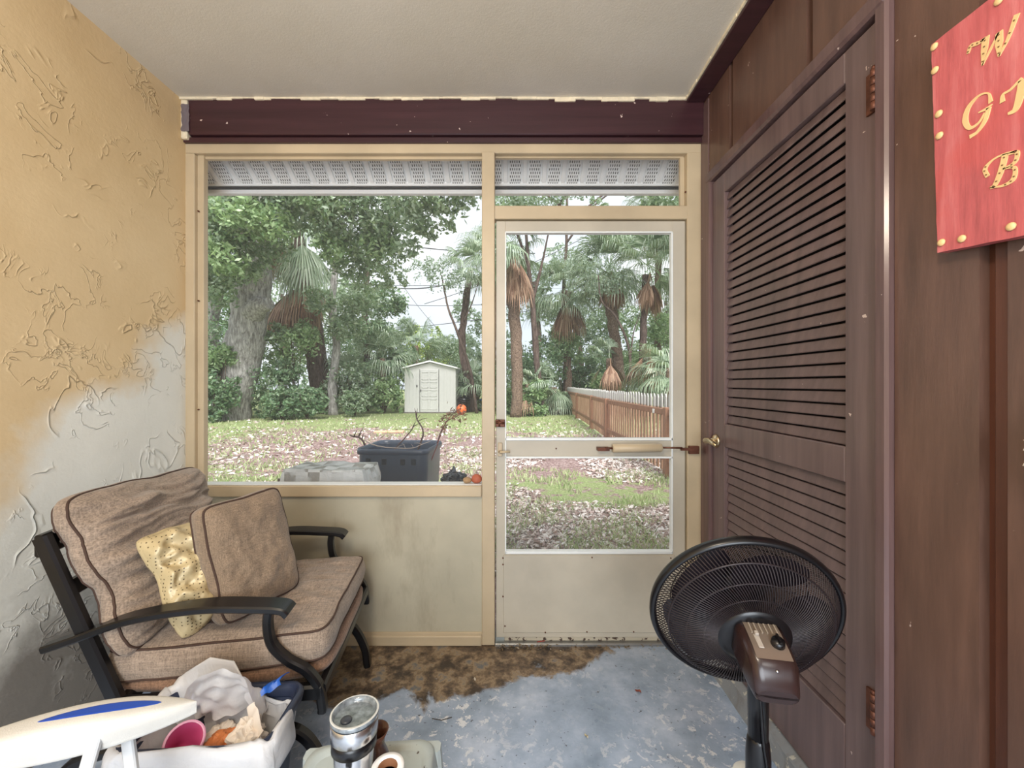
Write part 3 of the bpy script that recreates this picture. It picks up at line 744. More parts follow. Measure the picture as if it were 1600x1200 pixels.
MB().tube(cat([(-.018, .004, .118), (-.038, .006, .112), (-.044, .006, .085), (-.030, .004, .055)]), .004, 8).build('handle', M_glaze, jug)

# ---------------- pedestal fan ----------------
FC = Vector((.528, .908, .722)); bdir = Vector((-.160, -.925, -.305)).normalized()     # rear axis
fan = empty('pedestal_fan', (.515, .80, 0), 0, 'black pedestal fan seen from behind, head tilted toward the louvred door', 'fan')
fl = Vector((.515, .80, 0))
zx = -bdir                                    # local +Z = blowing direction
xx_ = Vector((0, 0, 1)).cross(zx).normalized(); yy_ = zx.cross(xx_)
FM = Matrix(((xx_.x, yy_.x, zx.x, FC.x-fl.x), (xx_.y, yy_.y, zx.y, FC.y-fl.y), (xx_.z, yy_.z, zx.z, FC.z-fl.z), (0, 0, 0, 1)))
RF = .197
circ = lambda r, z, n=96: [(r*math.cos(2*math.pi*k/n), r*math.sin(2*math.pi*k/n), z) for k in range(n)]
mb = MB(); mb.tube(circ(RF, 0), .0095, 10, FM, closed=True, flat=(.8, 1.35)); mb.build('grille_rim', M_bplast, fan)
M_wire = simple('fan_wire', srgb(46, 38, 40), .35, .3, var=.2)
gz = lambda r: -.066*(1-(max(0, r-.07)/(RF-.07))**3.0)       # rear cage profile
for sgn, nm in ((1, 'rear_grille'), (-1, 'front_grille')):
    mb = MB(); nw = 150
    for k in range(nw):
        a0 = 2*math.pi*k/nw; pts = []
        r0 = .062 if sgn > 0 else .045
        for i in range(8):
            r = r0+(RF-r0)*i/7; a = a0+(1-i/7)*.35*sgn
            z = gz(r) if sgn > 0 else .058*(1-(r/RF)**3.4)
            pts.append((r*math.cos(a), r*math.sin(a), z))
        mb.tube(pts, .0013, 4, FM, cap=False)
    for r in ((.10, .135, .168, .195) if sgn > 0 else (.09, .15)):
        z = gz(r)+.001 if sgn > 0 else .058*(1-(r/RF)**3.4)
        mb.tube(circ(r, z, 72), .0022 if r == .168 else .0015, 5, FM, closed=True)
    if sgn < 0: mb.lathe([(0, .064), (.045, .064), (.05, .056), (0, .054)], 32, FM)
    mb.build(nm, M_wire, fan)
mb = MB().lathe([(.074, -.064), (.072, -.068), (.060, -.072), (.040, -.073)], 48, FM, capb=False, capt=False); mb.lathe([(.074, -.064), (.0, -.060)], 48, FM)
mb.build('grille_hub_ring', M_bplast, fan)
M_blade = simple('smoked_blade', srgb(34, 28, 34), .25, var=.3, scale=10)
for k in range(5):
    mb = MB(); a0 = 2*math.pi*k/5+.4
    def bl(u, v):
        r = .028+(.172-.028)*v; hw = .40+.42*math.sin(math.pi*min(1, v*1.02))**.6*(1 if v < .95 else .85)
        a = a0+(u-.5)*2*hw*(.55+.45*v)+.35*v
        return (r*math.cos(a), r*math.sin(a), (u-.5)*.046*(1-.35*v))
    mb.grid(bl, 16, 16, True, FM); mb.build('fan_blade', M_blade, fan)
MB().lathe([(0, -.028), (.028, -.028), (.032, .0), (.028, .026), (0, .032)], 28, FM).build('blade_hub', M_bplast, fan)
# motor housing: rounded box along the rear axis; slanted control face on top toward camera
def hs(z, hx, y0, y1, r=.018):
    cy = (y0+y1)/2; return [(x, y+cy, z) for (x, y) in rrect(hx, (y1-y0)/2, r, 4)]
mb = MB(); loft(mb, [hs(-.058, .036, -.030, .036), hs(-.066, .046, -.036, .046), hs(-.09, .046, -.036, .048), hs(-.125, .044, -.036, .047), hs(-.152, .042, -.036, .042), hs(-.174, .039, -.034, .008), hs(-.177, .036, -.030, .0)], True, FM, True, True)
mh = mb.build('motor_housing', simple('dark_brown_housing', srgb(46, 30, 28), .22, var=.3), fan)
mb = MB(); 
def pn(z, hx, y): return [(hx, y, z), (-hx, y, z)]
def topy(z): return np.interp(-z, [.066, .09, .125, .150, .176], [.046, .048, .047, .042, .006])
mb.grid(lambda u, v: ((u-.5)*.064, topy(-.072-.076*v)+.0022, -.072-.076*v), 6, 12, True, FM)
mb.grid(lambda u, v: ((u-.5)*.064*1.0, topy(-.072-.076*v)-.004, -.072-.076*v), 6, 12, True, FM)
pnl = mb.build('control_panel', simple('taupe_panel', srgb(122, 108, 96), .28, .2), mh)
def onp(z, x): return FM @ Matrix.Translation((x, float(topy(z))+.002, z)) @ Matrix.Rotation(-math.pi/2, 4, 'X')
MB().lathe([(0, 0), (.0125, 0), (.0115, .010), (0, .011)], 20, onp(-.118, -.016)).box(-.002, .002, -.010, .010, .010, .017, M=onp(-.118, -.016)).build('control_knob', M_bplast, mh)
MB().box(-.005, .005, -.016, .014, 0, .002, M=onp(-.116, .017), bev=.001).box(-.0035, .0035, -.008, .0, .002, .009, M=onp(-.106, .017), bev=.001).build('oscillation_switch', simple('pale_switch', srgb(170, 160, 150), .4), mh)
MB().lathe([(0, 0), (.003, 0), (.003, .002), (0, .003)], 10, onp(-.160, .0)).build('screw', M_steel, mh)
mb = MB()
for k in range(6): mb.box(-.026+k*.0095, -.0235+k*.0095, .0475, .0535, -.098, -.076, M=FM)
mb.build('vent_rib', simple('vent_grey', srgb(150, 138, 124), .4), mh)
nk = FM @ Vector((0, -.034, -.095)); pb_ = Vector((0.0, .012, 0))
mb = MB(); mb.tube([nk+Vector((0,0,.02)), Vector((nk.x, nk.y, nk.z-.03)), (nk.x, nk.y, .50)], [.022, .02, .019], 16); mb.build('tilt_neck', M_bplast, fan)
mb = MB(); mb.tube([(nk.x, nk.y, .52), (nk.x, nk.y, .42), (nk.x, nk.y, .03)], [.0135, .0135, .0135], 16); mb.build('pole', M_bplast, fan)
mb = MB(); mb.tube([(nk.x, nk.y, .515), (nk.x, nk.y, .50), (nk.x, nk.y, .47), (nk.x, nk.y, .42), (nk.x, nk.y, .39), (nk.x, nk.y, .37)], [.017, .021, .0235, .0235, .02, .016], 20); mb.build('height_collar', M_bplast, fan)
mb = MB(); mb.tube(cat([tuple(nk+Vector((-.012, -.02, -.0))), (nk.x-.004, nk.y-.024, .52), (nk.x+.002, nk.y-.024, .44), (nk.x-.018, nk.y-.01, .30), (nk.x-.016, nk.y, .06)]), .003, 6); mb.build('power_cord', M_bplast, fan)
mb = MB(); mb.lathe([(.17, 0), (.175, .006), (.17, .018), (.10, .032), (.03, .045), (.018, .06)], 48, Matrix.Translation((nk.x, nk.y, 0))); mb.build('fan_base', M_bplast, fan)
jg = empty('plastic_jug', (.545, .905, 0), 0, 'white plastic jug top showing behind the fan pole', 'jug')
MB().lathe([(0, 0), (.055, 0), (.058, .01), (.058, .30), (.05, .325), (.035, .335)], 28).build('jug_body', M_white, jg)
MB().lathe([(.036, .335), (.037, .338), (.037, .350), (.034, .353), (0, .353)], 28).build('cap', M_white, jg)

# ---------------- wooden sign on the right wall ----------------
XS = XR-.030
sg = empty('wooden_sign', (XS, .80, 1.70), 0, 'red painted wooden sign with gold letters on the brown wall', 'sign')
sl = Vector((XS, .80, 1.70))
spt = lambda px, py, dx=0: Vector((XS-dx, XS*F/(px-800), CZ+(600-py)/(px-800)*XS))-sl
C4 = [spt(1455, 70), spt(1465, 395), spt(1465, 395)+Vector((0, -.31, -.035)), spt(1455, 70)+Vector((0, -.31, -.008))]
vs = []; N = 26
edge_pts = []
for i in range(4):
    a, b_ = C4[i], C4[(i+1) % 4]
    for k in range(N):
        p = a.lerp(b_, k/N); edge_pts.append(p+Vector((0, noise.noise(p*40)*.0014, noise.noise(p*33+Vector((3,3,3)))*.0012)))
n = len(edge_pts)
mb = MB(); fr_ = [(0.0, p.y, p.z) for p in edge_pts]; bk_ = [(.022, p.y, p.z) for p in edge_pts]
mb.add(fr_+bk_, [tuple(range(n)), tuple(range(2*n-1, n-1, -1))]+[(i, (i+1) % n, n+(i+1) % n, n+i) for i in range(n)])
def redm():
    t = MT('red_painted_wood'); g = t.noise(30, 7, t.vec((1, 1, .10)), .7)
    col = t.ramp(g, [(.25, srgb(150, 72, 74)), (.5, srgb(196, 98, 100)), (.75, srgb(216, 132, 132))])
    col = t.mix(t.ramp(t.noise(7, 6), [(.5, 0), (.7, .6)]), col, srgb(200, 84, 78))
    t.bump(g, .4, .003); return t.fin(col, .45)
mb.build('sign_board', redm(), sg)
M_goldp = simple('gold_paint', srgb(232, 196, 140), .5, var=.1)
def strokes(name, L_, m=M_goldp, dots=False):
    mb = MB(); dd = MB()
    for (pts, ws) in L_:
        P = cat([spt(a, b_, .0016) for (a, b_) in pts], 8); K = len(P); vs = []
        for i, p in enumerate(P):
            t = (P[min(i+1, K-1)]-P[max(i-1, 0)]); t.x = 0; t.normalize(); s = Vector((0, -t.z, t.y))
            q = i/(K-1)*(len(ws)-1); j = min(int(q), len(ws)-2); w_ = (ws[j]+(ws[j+1]-ws[j])*(q-j))*.00105/2
            for (sg_, dx) in ((1, 0), (-1, 0), (-1, .0016), (1, .0016)): vs.append(p+s*w_*sg_+Vector((dx, 0, 0)))
            if dots and i % 4 == 2 and w_ > .002: dd.lathe([(.0014, 0), (.0012, .0012), (0, .0014)], 6, Matrix.Translation(p) @ Matrix.Rotation(-math.pi/2, 4, 'Y'))
        fs = [(i*4+k, i*4+(k+1) % 4, (i+1)*4+(k+1) % 4, (i+1)*4+k) for i in range(K-1) for k in range(4)]+[(3,2,1,0), tuple((K-1)*4+k for k in range(4))]
        mb.add(vs, fs)
    o = mb.build(name, m, sg)
    if dots and dd.v: dd.build('stud_dots', simple('brown_dots', srgb(120, 84, 50), .6), o)
strokes('letter_w', [([(1513, 84), (1518, 72), (1532, 66), (1541, 58)], (4, 7, 6, 2)), ([(1541, 58), (1539, 78), (1536, 102)], (11, 10, 3)), ([(1536, 102), (1548, 78), (1562, 50)], (2, 4, 3)), ([(1562, 50), (1562, 68), (1562, 88)], (10, 11, 3)), ([(1562, 88), (1576, 60), (1590, 22)], (2, 5, 8))], dots=True)
strokes('letter_g', [([(1549, 160), (1545, 146), (1530, 150), (1514, 168), (1509, 188), (1516, 200), (1530, 192), (1540, 176)], (6, 2, 4, 8, 9, 6, 4, 3)), ([(1530, 176), (1542, 170), (1551, 163)], (2, 5, 2)), ([(1546, 168), (1540, 188), (1528, 206), (1516, 214)], (7, 7, 5, 7))])
strokes('letter_d', [([(1567, 160), (1568, 148), (1580, 140), (1598, 122)], (7, 4, 4, 5)), ([(1599, 124), (1596, 145), (1588, 170), (1576, 178)], (11, 12, 9, 4))])
strokes('letter_b', [([(1544, 276), (1540, 264), (1552, 250), (1572, 240), (1590, 236)], (6, 6, 3, 3, 3)), ([(1572, 240), (1566, 264), (1556, 288), (1548, 294)], (9, 9, 7, 4)), ([(1576, 241), (1590, 238), (1586, 254), (1568, 264)], (3, 6, 6, 2)), ([(1568, 264), (1586, 262), (1584, 280), (1568, 290), (1550, 293)], (2, 5, 7, 4, 2))], dots=True)
for (px, py) in ((1461, 73), (1462, 110), (1468, 178), (1469, 212), (1472, 379), (1504, 373), (1581, 354), (1562, 1)):
    c_ = spt(px, py, .001); MB().lathe([(.0075, 0), (.0065, .0025), (.003, .004), (0, .004)], 14, Matrix.Translation(c_) @ Matrix.Rotation(-math.pi/2, 4, 'Y')).build('tack', M_goldp, sg)
MB().box(.0, .03-.0, -.05, .0, .10, .14).build('hanging_cleat', M_groove, sg) if False else None

# cream towel hanging at the right edge
tw = MB(); tc0 = Vector((XR-.028, .655, 0))
def twf(u, v):
    a = u*2*math.pi; z = 1.07+.105*v; r = .5+.5*math.sin(math.pi*v)**.5
    n_ = noise.noise(Vector((math.cos(a)*3, math.sin(a)*3, v*9)))
    return (tc0.x+math.cos(a)*.018*r*(1+n_), tc0.y-.03+math.sin(a)*.040*r*(1+.5*n_), z+n_*.006)
tw.grid(twf, 40, 26, True, wrapu=True)
tw_o = tw.build('shaggy_towel', simple('cream_terry', srgb(226, 206, 184), .95, var=.2, scale=60, bump=1, bscale=200)); tag(tw_o, 'cream shaggy towel hanging on the brown wall at right edge', 'towel')
mb = MB(); random.seed(9)
for k in range(140):
    a = random.random()*6.28; v = random.random(); p = Vector(twf(a/6.28, v)); d = (p-Vector((tc0.x, tc0.y-.03, p.z))).normalized()
    mb.tube([p, p+d*.005+Vector((0, 0, random.uniform(-.003, .003))), p+d*.007+Vector((0, 0, -.006))], [.0016, .0014, .0008], 4)
mb.build('terry_loops', simple('cream_loops', srgb(232, 214, 196), .95), tw_o)

# bits on the floor 
def leaf(name, loc, rz, s, m, label, cat_):
    mb = MB(); mb.grid(lambda u, v: ((u-.5)*s*.5*math.sin(math.pi*v)**.7*2, (v-.5)*s*2, .003+.35*s*abs(u-.5)*2*math.sin(math.pi*v)+.003*math.sin(v*7)), 7, 12)
    o = mb.build(name, m); o.location = loc; o.rotation_euler.z = rz; return tag(o, label, cat_)
fp = lambda px, py: (at(px, py, CZ*F/(py-600)).x, CZ*F/(py-600), .001)
leaf('dry_leaf', fp(997, 1082), .9, .014, simple('red_brown_leaf', srgb(130, 66, 50), .6), 'small curled red-brown leaf on the open blue-grey floor', 'leaf')
leaf('dry_leaf', fp(742, 1063), .2, .010, simple('pale_leaf', srgb(204, 196, 180), .6), 'tiny pale leaf on the floor left of the red-brown leaf', 'leaf')
leaf('dry_leaf', fp(916, 1152), .4, .010, simple('pale_leaf_b', srgb(190, 180, 150), .6), 'tiny yellowish leaf nearest the camera on the floor', 'leaf')
mb = MB().tube([Vector(fp(675, 1124))+Vector((0,0,.002)), Vector(fp(690, 1127))+Vector((0,0,.003)), Vector(fp(706, 1122))+Vector((0,0,.002))], .0014, 6)
tag(mb.build('dry_twig', simple('twig', srgb(70, 62, 52), .8)), 'thin dark twig on the floor behind the grey stool', 'twig')
# debris along the threshold
mb = MB(); random.seed(12)
for k in range(260):
    x = random.choice([random.uniform(xw(775), xw(860)), random.uniform(xw(775), xw(1040))]); y = DW-.005-abs(random.gauss(0, .018)); s = random.uniform(.003, .009); a = random.random()*3
    z = .003+random.random()*.008; d = Vector((math.cos(a), math.sin(a), random.uniform(-.3, .3)))*s; e = Vector((-math.sin(a), math.cos(a), random.uniform(-.5, .5)))*s*.4
    p = Vector((x, y, z)); mb.add([p-d, p-e, p+d, p+e], [(0,1,2,3)])
tag(mb.build('leaf_debris', leafmat('debris', [srgb(60, 44, 34), srgb(150, 130, 104), srgb(96, 56, 40), srgb(196, 188, 170)]), fix=False), 'dirt and broken leaves along the screen door threshold', 'debris', kind='stuff')
mb = MB().tube(cat([tuple(Vector(fp(839, 1007))+Vector((0, 0, .008))), tuple(Vector(fp(852, 1005))+Vector((0, 0, .010)))]), [.004]*8+[.002], 6)
tag(mb.build('dry_leaf', simple('red_leaf', srgb(150, 52, 40), .5)), 'red leaf against the bottom of the screen door', 'leaf')

# things on the sill / ledge
def stone(loc, r, m, label, sq, seed):
    mb = MB()
    def fn(u, v):
        a = u*2*math.pi; b = v*math.pi; d = Vector((math.sin(b)*math.cos(a), math.sin(b)*math.sin(a), math.cos(b)))
        k = r*(1+.12*noise.noise(d*1.5+Vector((seed, 0, 0)))); return (d.x*k*sq[0], d.y*k*sq[1], d.z*k*sq[2]+r*sq[2]*.97)
    mb.grid(fn, 28, 18, True, wrapu=True); o = mb.build('stone', m); o.location = loc; tag(o, label, 'stone', None)
zsl = zt(757.6)+.005
stone((xw(729.5), DW+.016, zsl), .0215, simple('tan_stone', srgb(168, 136, 100), .6, bump=.3), 'tan round stone on the window sill', (1, .9, .68), 1)
stone((xw(744.5), DW+.012, zsl), .027, simple('red_stone', srgb(176, 96, 70), .6, bump=.3), 'reddish stone on the sill against the middle post', (.95, .8, .82), 6)
pk = empty('wrapped_package', (at(518, 755, 2.06).x, 2.075, .70), math.radians(-1), 'flat grey and white checkered package on the ledge outside the window', 'package')
def pkm():
    t = MT('checkered_wrap'); ck = t.n('ShaderNodeTexChecker'); ck.inputs['Scale'].default_value = 17
    t.l(t.vec((1, 1, 1), (.013, .02, .011)), ck.inputs['Vector']); ck.inputs['Color1'].default_value = (*srgb(196, 200, 200), 1); ck.inputs['Color2'].default_value = (*srgb(140, 140, 136), 1)
    m = t.ramp(t.noise(7, 4), [(.47, .0), (.52, .85)])
    col = t.mix(m, ck.outputs['Color'], srgb(184, 188, 190)); t.bump(t.noise(22, 5, None, .6, .6), .7, .01)
    return t.fin(col, .3)
mb = MB()
def pkf(sg_):
    def f(u, v):
        x = (u-.5)*.42; y = (v-.5)*.22; z = .058+sg_*.058
        x *= 1+(.10*(1-abs(v-.5)*2) if sg_ < 0 else -.06); n_ = noise.noise(Vector((x*14, y*14, sg_*2)))*.010
        if sg_ > 0: return (x+n_*.4, y+n_*.3, z+n_)
        return (x, y+n_*.3, .001)
    return f
f1, f2 = pkf(1), pkf(-1); nn = 28
mb.grid(f1, nn, nn, False); mb.grid(f2, nn, nn, False)
per = [(i/(nn-1), 0) for i in range(nn-1)]+[(1, i/(nn-1)) for i in range(nn-1)]+[(1-i/(nn-1), 1) for i in range(nn-1)]+[(0, 1-i/(nn-1)) for i in range(nn-1)]
vs = []
for (u, v) in per:
    a, b_ = Vector(f1(u, v)), Vector(f2(u, v))
    for k in range(5):
        t = k/4; c_ = a.lerp(b_, t); o_ = 1+.04*math.sin(math.pi*t)+.03*noise.noise(c_*30)*math.sin(math.pi*t); vs.append((c_.x*o_, c_.y*o_, c_.z))
mb.add(vs, [(i*5+k, ((i+1) % len(per))*5+k, ((i+1) % len(per))*5+k+1, i*5+k+1) for i in range(len(per)) for k in range(4)], False)
mb.build('wrapping', pkm(), pk)
MB().box(-.225, -.20, -.112, -.104, .02, .075, bev=.002).box(-.235, -.12, -.117, -.112, .045, .052).build('tape_fold', simple('brown_tape', srgb(96, 84, 74), .4), pk)
bb_ = crumple('plastic_bag', (at(709, 752, 2.08).x, 2.08, .70), .055, simple('black_bag_film', srgb(38, 42, 48), .18, var=.4), 'small crumpled black plastic bag on the ledge beside the stones', 'plastic bag', 17, (1.05, .8, .75))
mb = MB(); mb.add([(-.03, -.02, .04), (.03, -.02, .04), (.03, .02, .04), (-.03, .02, .04), (.004, 0, .115), (-.004, .004, .112)], [(0,1,4),(1,2,4),(2,3,5),(3,0,5),(4,5,0),(4,2,5)])
mb.build('bag_knot', bb_.data.materials[0], bb_)
# ---------------- outside: ground ----------------
def groundm():
    t = MT('lawn_and_mulch'); xyz = t.sep()
    n1 = t.noise(.9, 6, t.vec((1,1,1),(2,7,0)), .6); n2 = t.noise(6, 7, None, .7); n3 = t.noise(38, 5, None, .7)
    grass = t.ramp(n3, [(.3, srgb(110, 122, 78)), (.5, srgb(146, 160, 106)), (.68, srgb(186, 194, 146))])
    mulch = t.ramp(t.noise(26, 6, t.vec((1, 1, 1), (1, 1, 0)), .75), [(.3, srgb(92, 72, 70)), (.5, srgb(152, 126, 122)), (.66, srgb(206, 188, 184))])
    # mulch band between about 5 m and 10.5 m, more litter near the house
    yy = t.math('ADD', xyz[1], t.math('MULTIPLY', t.math('SUBTRACT', n1, .5), 7))
    yy = t.math('ADD', yy, t.math('MULTIPLY', xyz[0], .15))
    band = t.ramp(t.math('MULTIPLY', yy, .05), [(.24, 0), (.30, 1), (.50, 1), (.56, 0)])
    xm = t.ramp(t.math('MULTIPLY', t.math('ADD', xyz[0], 8.5), .1), [(.12, .0), (.30, 1), (1, 1)])
    near = t.ramp(t.math('MULTIPLY', yy, .1), [(.40, .95), (.47, .15)])
    m = t.math('MAXIMUM', t.math('MULTIPLY', band, xm), near)
    sp = t.ramp(n2, [(.44, -.0), (.56, 1)])
    mm = t.ramp(t.math('ADD', t.math('MULTIPLY', m, .72), t.math('MULTIPLY', sp, .35)), [(.40, 0), (.55, 1)])
    col = t.mix(mm, grass, mulch)
    t.bump(t.noise(24, 6, None, .8), .8, .04); return t.fin(col, .9, 0, .15)
struct('ground', MB().add([(-60, 1.95, GZ), (60, 1.95, GZ), (60, 90, GZ), (-60, 90, GZ)], [(0,1,2,3)]), groundm())
def quads(C, D, E):   # centres, half vectors -> diamond quads
    V = np.stack([C-D, C-E*.9, C+D, C+E*.9], 1).reshape(-1, 3); return V, np.arange(len(V)).reshape(-1, 4)
def rdir(n, flat=1.0):
    v = RNG.normal(size=(n, 3)); v[:, 2] *= flat; return v/np.linalg.norm(v, axis=1, keepdims=True)
def perp(d):
    r = RNG.normal(size=d.shape); r -= d*(r*d).sum(1, keepdims=True); return r/np.linalg.norm(r, axis=1, keepdims=True)
# leaf litter near the house and over the mulch
def pix_ground(n, x0, x1, y0, y1):
    px = RNG.uniform(x0, x1, n); py = RNG.uniform(y0, y1, n); Y = (CZ-GZ)*F/(py-600); X = (px-800)/F*Y
    return np.stack([X, Y, np.full(n, GZ)], 1)
def dens(P, s, off):
    return np.array([noise.noise(Vector((p[0]*s+off, p[1]*s, off))) for p in P])
n = 30000
P = np.concatenate([pix_ground(52000, 700, 1150, 700, 900), pix_ground(14000, 240, 1150, 655, 780)])
dn = dens(P, .9, 3.3); keep = (dn + np.where(P[:, 1] < 4.3, .35, 0)+np.where((P[:, 1] > 6) & (P[:, 1] < 12), .15, 0)) > RNG.uniform(-.25, .35, len(P)); P = P[keep]
n = len(P); s = RNG.uniform(.018, .05, (n, 1))*np.clip(P[:, 1:2]/6, .8, 1.6); d = rdir(n, .35); e = perp(d); P[:, 2] += RNG.uniform(.004, .03, n)
V, Q = quads(P, d*s, e*s*.42)
M_litter = leafmat('fallen_leaves', [srgb(116, 92, 86), srgb(184, 162, 156), srgb(146, 120, 114), srgb(218, 208, 204), srgb(240, 236, 234), srgb(226, 216, 210), srgb(164, 134, 124)], .6, .1)
tag(npmesh('fallen_leaves', V, Q, M_litter), 'dry brown fallen leaves scattered over the yard', 'leaves', kind='stuff')
P = np.concatenate([pix_ground(26000, 700, 1150, 648, 880), pix_ground(22000, 240, 1150, 648, 780)])
dn = dens(P, .7, 8.1)*1.2+dens(P, 2.2, 1.1)*1.0
yb = P[:, 1]
bias = np.where(yb < 3.6, -.16, np.where(yb < 5.6, -.04, np.where(yb < 9.5, -.35, .15)))+np.where((yb > 4) & (P[:, 0] < -3.2), .4, 0)
keep = dn+bias > RNG.uniform(-.2, .3, len(P)); P = P[keep]; n = len(P)
h = RNG.uniform(.03, .075, (n, 1)); wd = RNG.uniform(.004, .009, (n, 1))*np.clip(P[:, 1:2]/4, 1, 3)
d = rdir(n, 0)*.5; d[:, 2] = 1; e = rdir(n, 0); V = np.stack([P-e*wd, P+e*wd, P+d*h+e*wd*.15, P+d*h-e*wd*.15], 1)
M_grass = leafmat('grass_blades', [srgb(124, 146, 94), srgb(164, 184, 128), srgb(190, 202, 152), srgb(208, 206, 172), srgb(140, 164, 106)], .5, .3)
tag(npmesh('grass', V, np.arange(n*4).reshape(-1, 4), M_grass), 'patchy short green grass across the yard', 'grass', kind='stuff')
tag(MB().box(-.38, .38, -.10, .10, 0, .05, M=Matrix.Translation(tuple(gnd(608, 676))) @ Matrix.Rotation(.1, 4, 'Z'), bev=.01).build('wood_plank', simple('weathered_plank', srgb(214, 170, 140), .8, var=.25)), 'short pale plank lying on the mulch beyond the dark tote', 'plank')

# ---------------- storage shed ----------------
Ys = 17.6; sh = empty('storage_shed', (at(672, 645, Ys).x, Ys, GZ), 0, 'small beige plastic garden shed with white gable roof at the back of the yard', 'shed')
M_shed = simple('beige_shed_plastic', srgb(200, 199, 196), .5, var=.03); M_shedt = simple('white_shed_trim', srgb(238, 238, 236), .45, var=.02)
W2 = 1.13; HE = 1.92+.05; HP = 2.24
mb = MB(); mb.add([(-W2, 0, 0), (W2, 0, 0), (W2, 0, HE), (0, 0, HP), (-W2, 0, HE), (-W2, 2.2, 0), (W2, 2.2, 0), (W2, 2.2, HE), (0, 2.2, HP), (-W2, 2.2, HE)], [(4,3,2,1,0), (5,6,7,8,9), (0,1,6,5), (1,2,7,6), (0,5,9,4)])
for x in (-1.05, -.9, -.75, -.6, 1.05, .9, .75, .62): mb.box(x-.006, x+.006, -.012, 0, .05, HE-.03)
mb.build('shed_walls', M_shed, sh)
mb = MB()
for s in (-1, 1):
    mb.add([(0, -.12, HP+.03), (s*(W2+.10), -.12, HE-.0), (s*(W2+.10), 2.3, HE-.0), (0, 2.3, HP+.03), (0, -.12, HP+.10), (s*(W2+.10), -.12, HE+.06), (s*(W2+.10), 2.3, HE+.06), (0, 2.3, HP+.10)], [(0,1,2,3),(4,5,6,7),(0,1,5,4),(1,2,6,5),(2,3,7,6)])
mb.build('shed_roof', M_shedt, sh)
for (xa, xb) in ((-.45, -.04+.45),):
    dd = MB().box(-.44, .38, -.03, 0, .05, 1.93, bev=.008)
    dd_ = dd.build('shed_door', M_shed, sh)
    pz = MB()
    for (za, zb) in ((.15, .62), (.74, 1.02), (1.12, 1.38), (1.48, 1.82)):
        for (x0_, x1_) in ((-.36, -.07), (.0, .30)):
            for (a, b_, c, d) in ((x0_, x1_, za, za+.022), (x0_, x1_, zb-.022, zb), (x0_, x0_+.022, za, zb), (x1_-.022, x1_, za, zb)): pz.box(a, b_, -.045, -.028, c, d)
    pz.build('door_panel_moulding', M_shed, dd_)
    MB().box(-.415, -.385, -.06, -.03, .95, 1.05, bev=.004).build('door_latch', M_black, dd_)
gp = MB()
for x in (-.455, .395): gp.box(x-.008, x+.008, -.016, .0, .05, 1.95)
gp.build('door_gap', simple('shed_gap', srgb(60, 58, 56), .8), sh)
MB().box(-W2-.03, W2+.03, -.06, 2.25, 0, .05).build('shed_base', simple('shed_base_grey', srgb(110, 106, 100), .8), sh)
MB().box(-.60, -.56, -.03, 0, 1.15, 1.25).build('vent', M_black, sh)
# ---- black kettle grill & orange ball & blue tarp ----
g = gnd(721, 648); ob = MB().lathe([(0.0, 0)]+[(.22*math.sin(math.pi*k/14), .22-.22*math.cos(math.pi*k/14)) for k in range(1, 14)]+[(0, .44)], 28)
o = ob.build('orange_ball', simple('orange_rubber', srgb(232, 110, 60), .45, var=.05)); o.location = g; tag(o, 'bright orange ball on the grass right of the shed', 'ball')
g = gnd(722, 646)+Vector((0, .6, 0)); bn = empty('garden_bin', g, 0, 'black lidded bin standing behind the orange ball', 'bin')
MB().lathe([(.16, 0), (.24, .05), (.28, .5), (.28, .55)], 24).build('bin_body', M_bplast, bn)
MB().lathe([(.30, .55), (.30, .60), (.2, .70), (.06, .74), (.05, .80), (0, .81)], 24).build('lid', M_bplast, bn)
mb = MB(); mb.grid(lambda u, v: ((u-.5)*1.3, (v-.5)*.8, .55*math.sin(math.pi*u)**.7*math.sin(math.pi*v)**.7+.18*noise.noise(Vector((u*5, v*5, 1)))*math.sin(math.pi*u)*math.sin(math.pi*v)), 24, 18, False)
o = mb.build('blue_tarp', simple('blue_tarp', srgb(64, 120, 196), .5)); o.location = gnd(752, 641); tag(o, 'crumpled blue tarp on the ground right of the shed', 'tarp')

# ---------------- black tote with cut branches ----------------
Yt = 3.15; tc_ = at(628, 700, Yt); tote = empty('garden_tote', (tc_.x, Yt, GZ), math.radians(-4), 'large black plastic tote of cut branches outside the window', 'tote')
M_tote = simple('slate_black_plastic', srgb(64, 74, 90), .33, var=.12)
TW, TD, TH = .268, .24, .83
ts = lambda k, z, r=.07: [(x, y, z) for (x, y) in rrect(TW*k, TD*k, r, 6)]
mb = MB(); loft(mb, [ts(.86, 0), ts(.93, .52), ts(.94, .56), ts(.965, .57), ts(.985, .74), ts(.985, .79)]); loft(mb, [ts(.96, .79), ts(.955, .6), ts(.94, .3)], cap0=False, cap1=True); mb.build('tote_body', M_tote, tote)
mb = MB(); loft(mb, [ts(.985, .775), ts(1.03, .775), ts(1.035, .80), ts(1.01, .815), ts(.96, .81), ts(.955, .78)], cap0=False); mb.build('tote_rim', M_tote, tote)
mb = MB()
M_lug = simple('darker_lug', srgb(30, 34, 42), .4)
for x in (-.17, -.05, .09, .17): MB().box(x-.018, x+.018, -TD*1.02, -TD*.9, .70, .745, bev=.003).build('rim_lug', M_lug, tote)
MB().lathe([(.0, 0), (.03, 0), (.03, .006), (0, .006)], 20, Matrix.Translation((-.05, -TD*.985, .28)) @ Matrix.Rotation(math.pi/2, 4, 'X')).build('moulded_mark', simple('tote_mark', srgb(44, 52, 64), .35), tote)
M_twig = simple('dead_branch_bark', srgb(84, 64, 60), .8, var=.3, scale=40); M_twig2 = simple('red_twig', srgb(124, 64, 58), .7, var=.3, scale=40)
tp = lambda px, py, dy=0: at(px, py, Yt+dy)
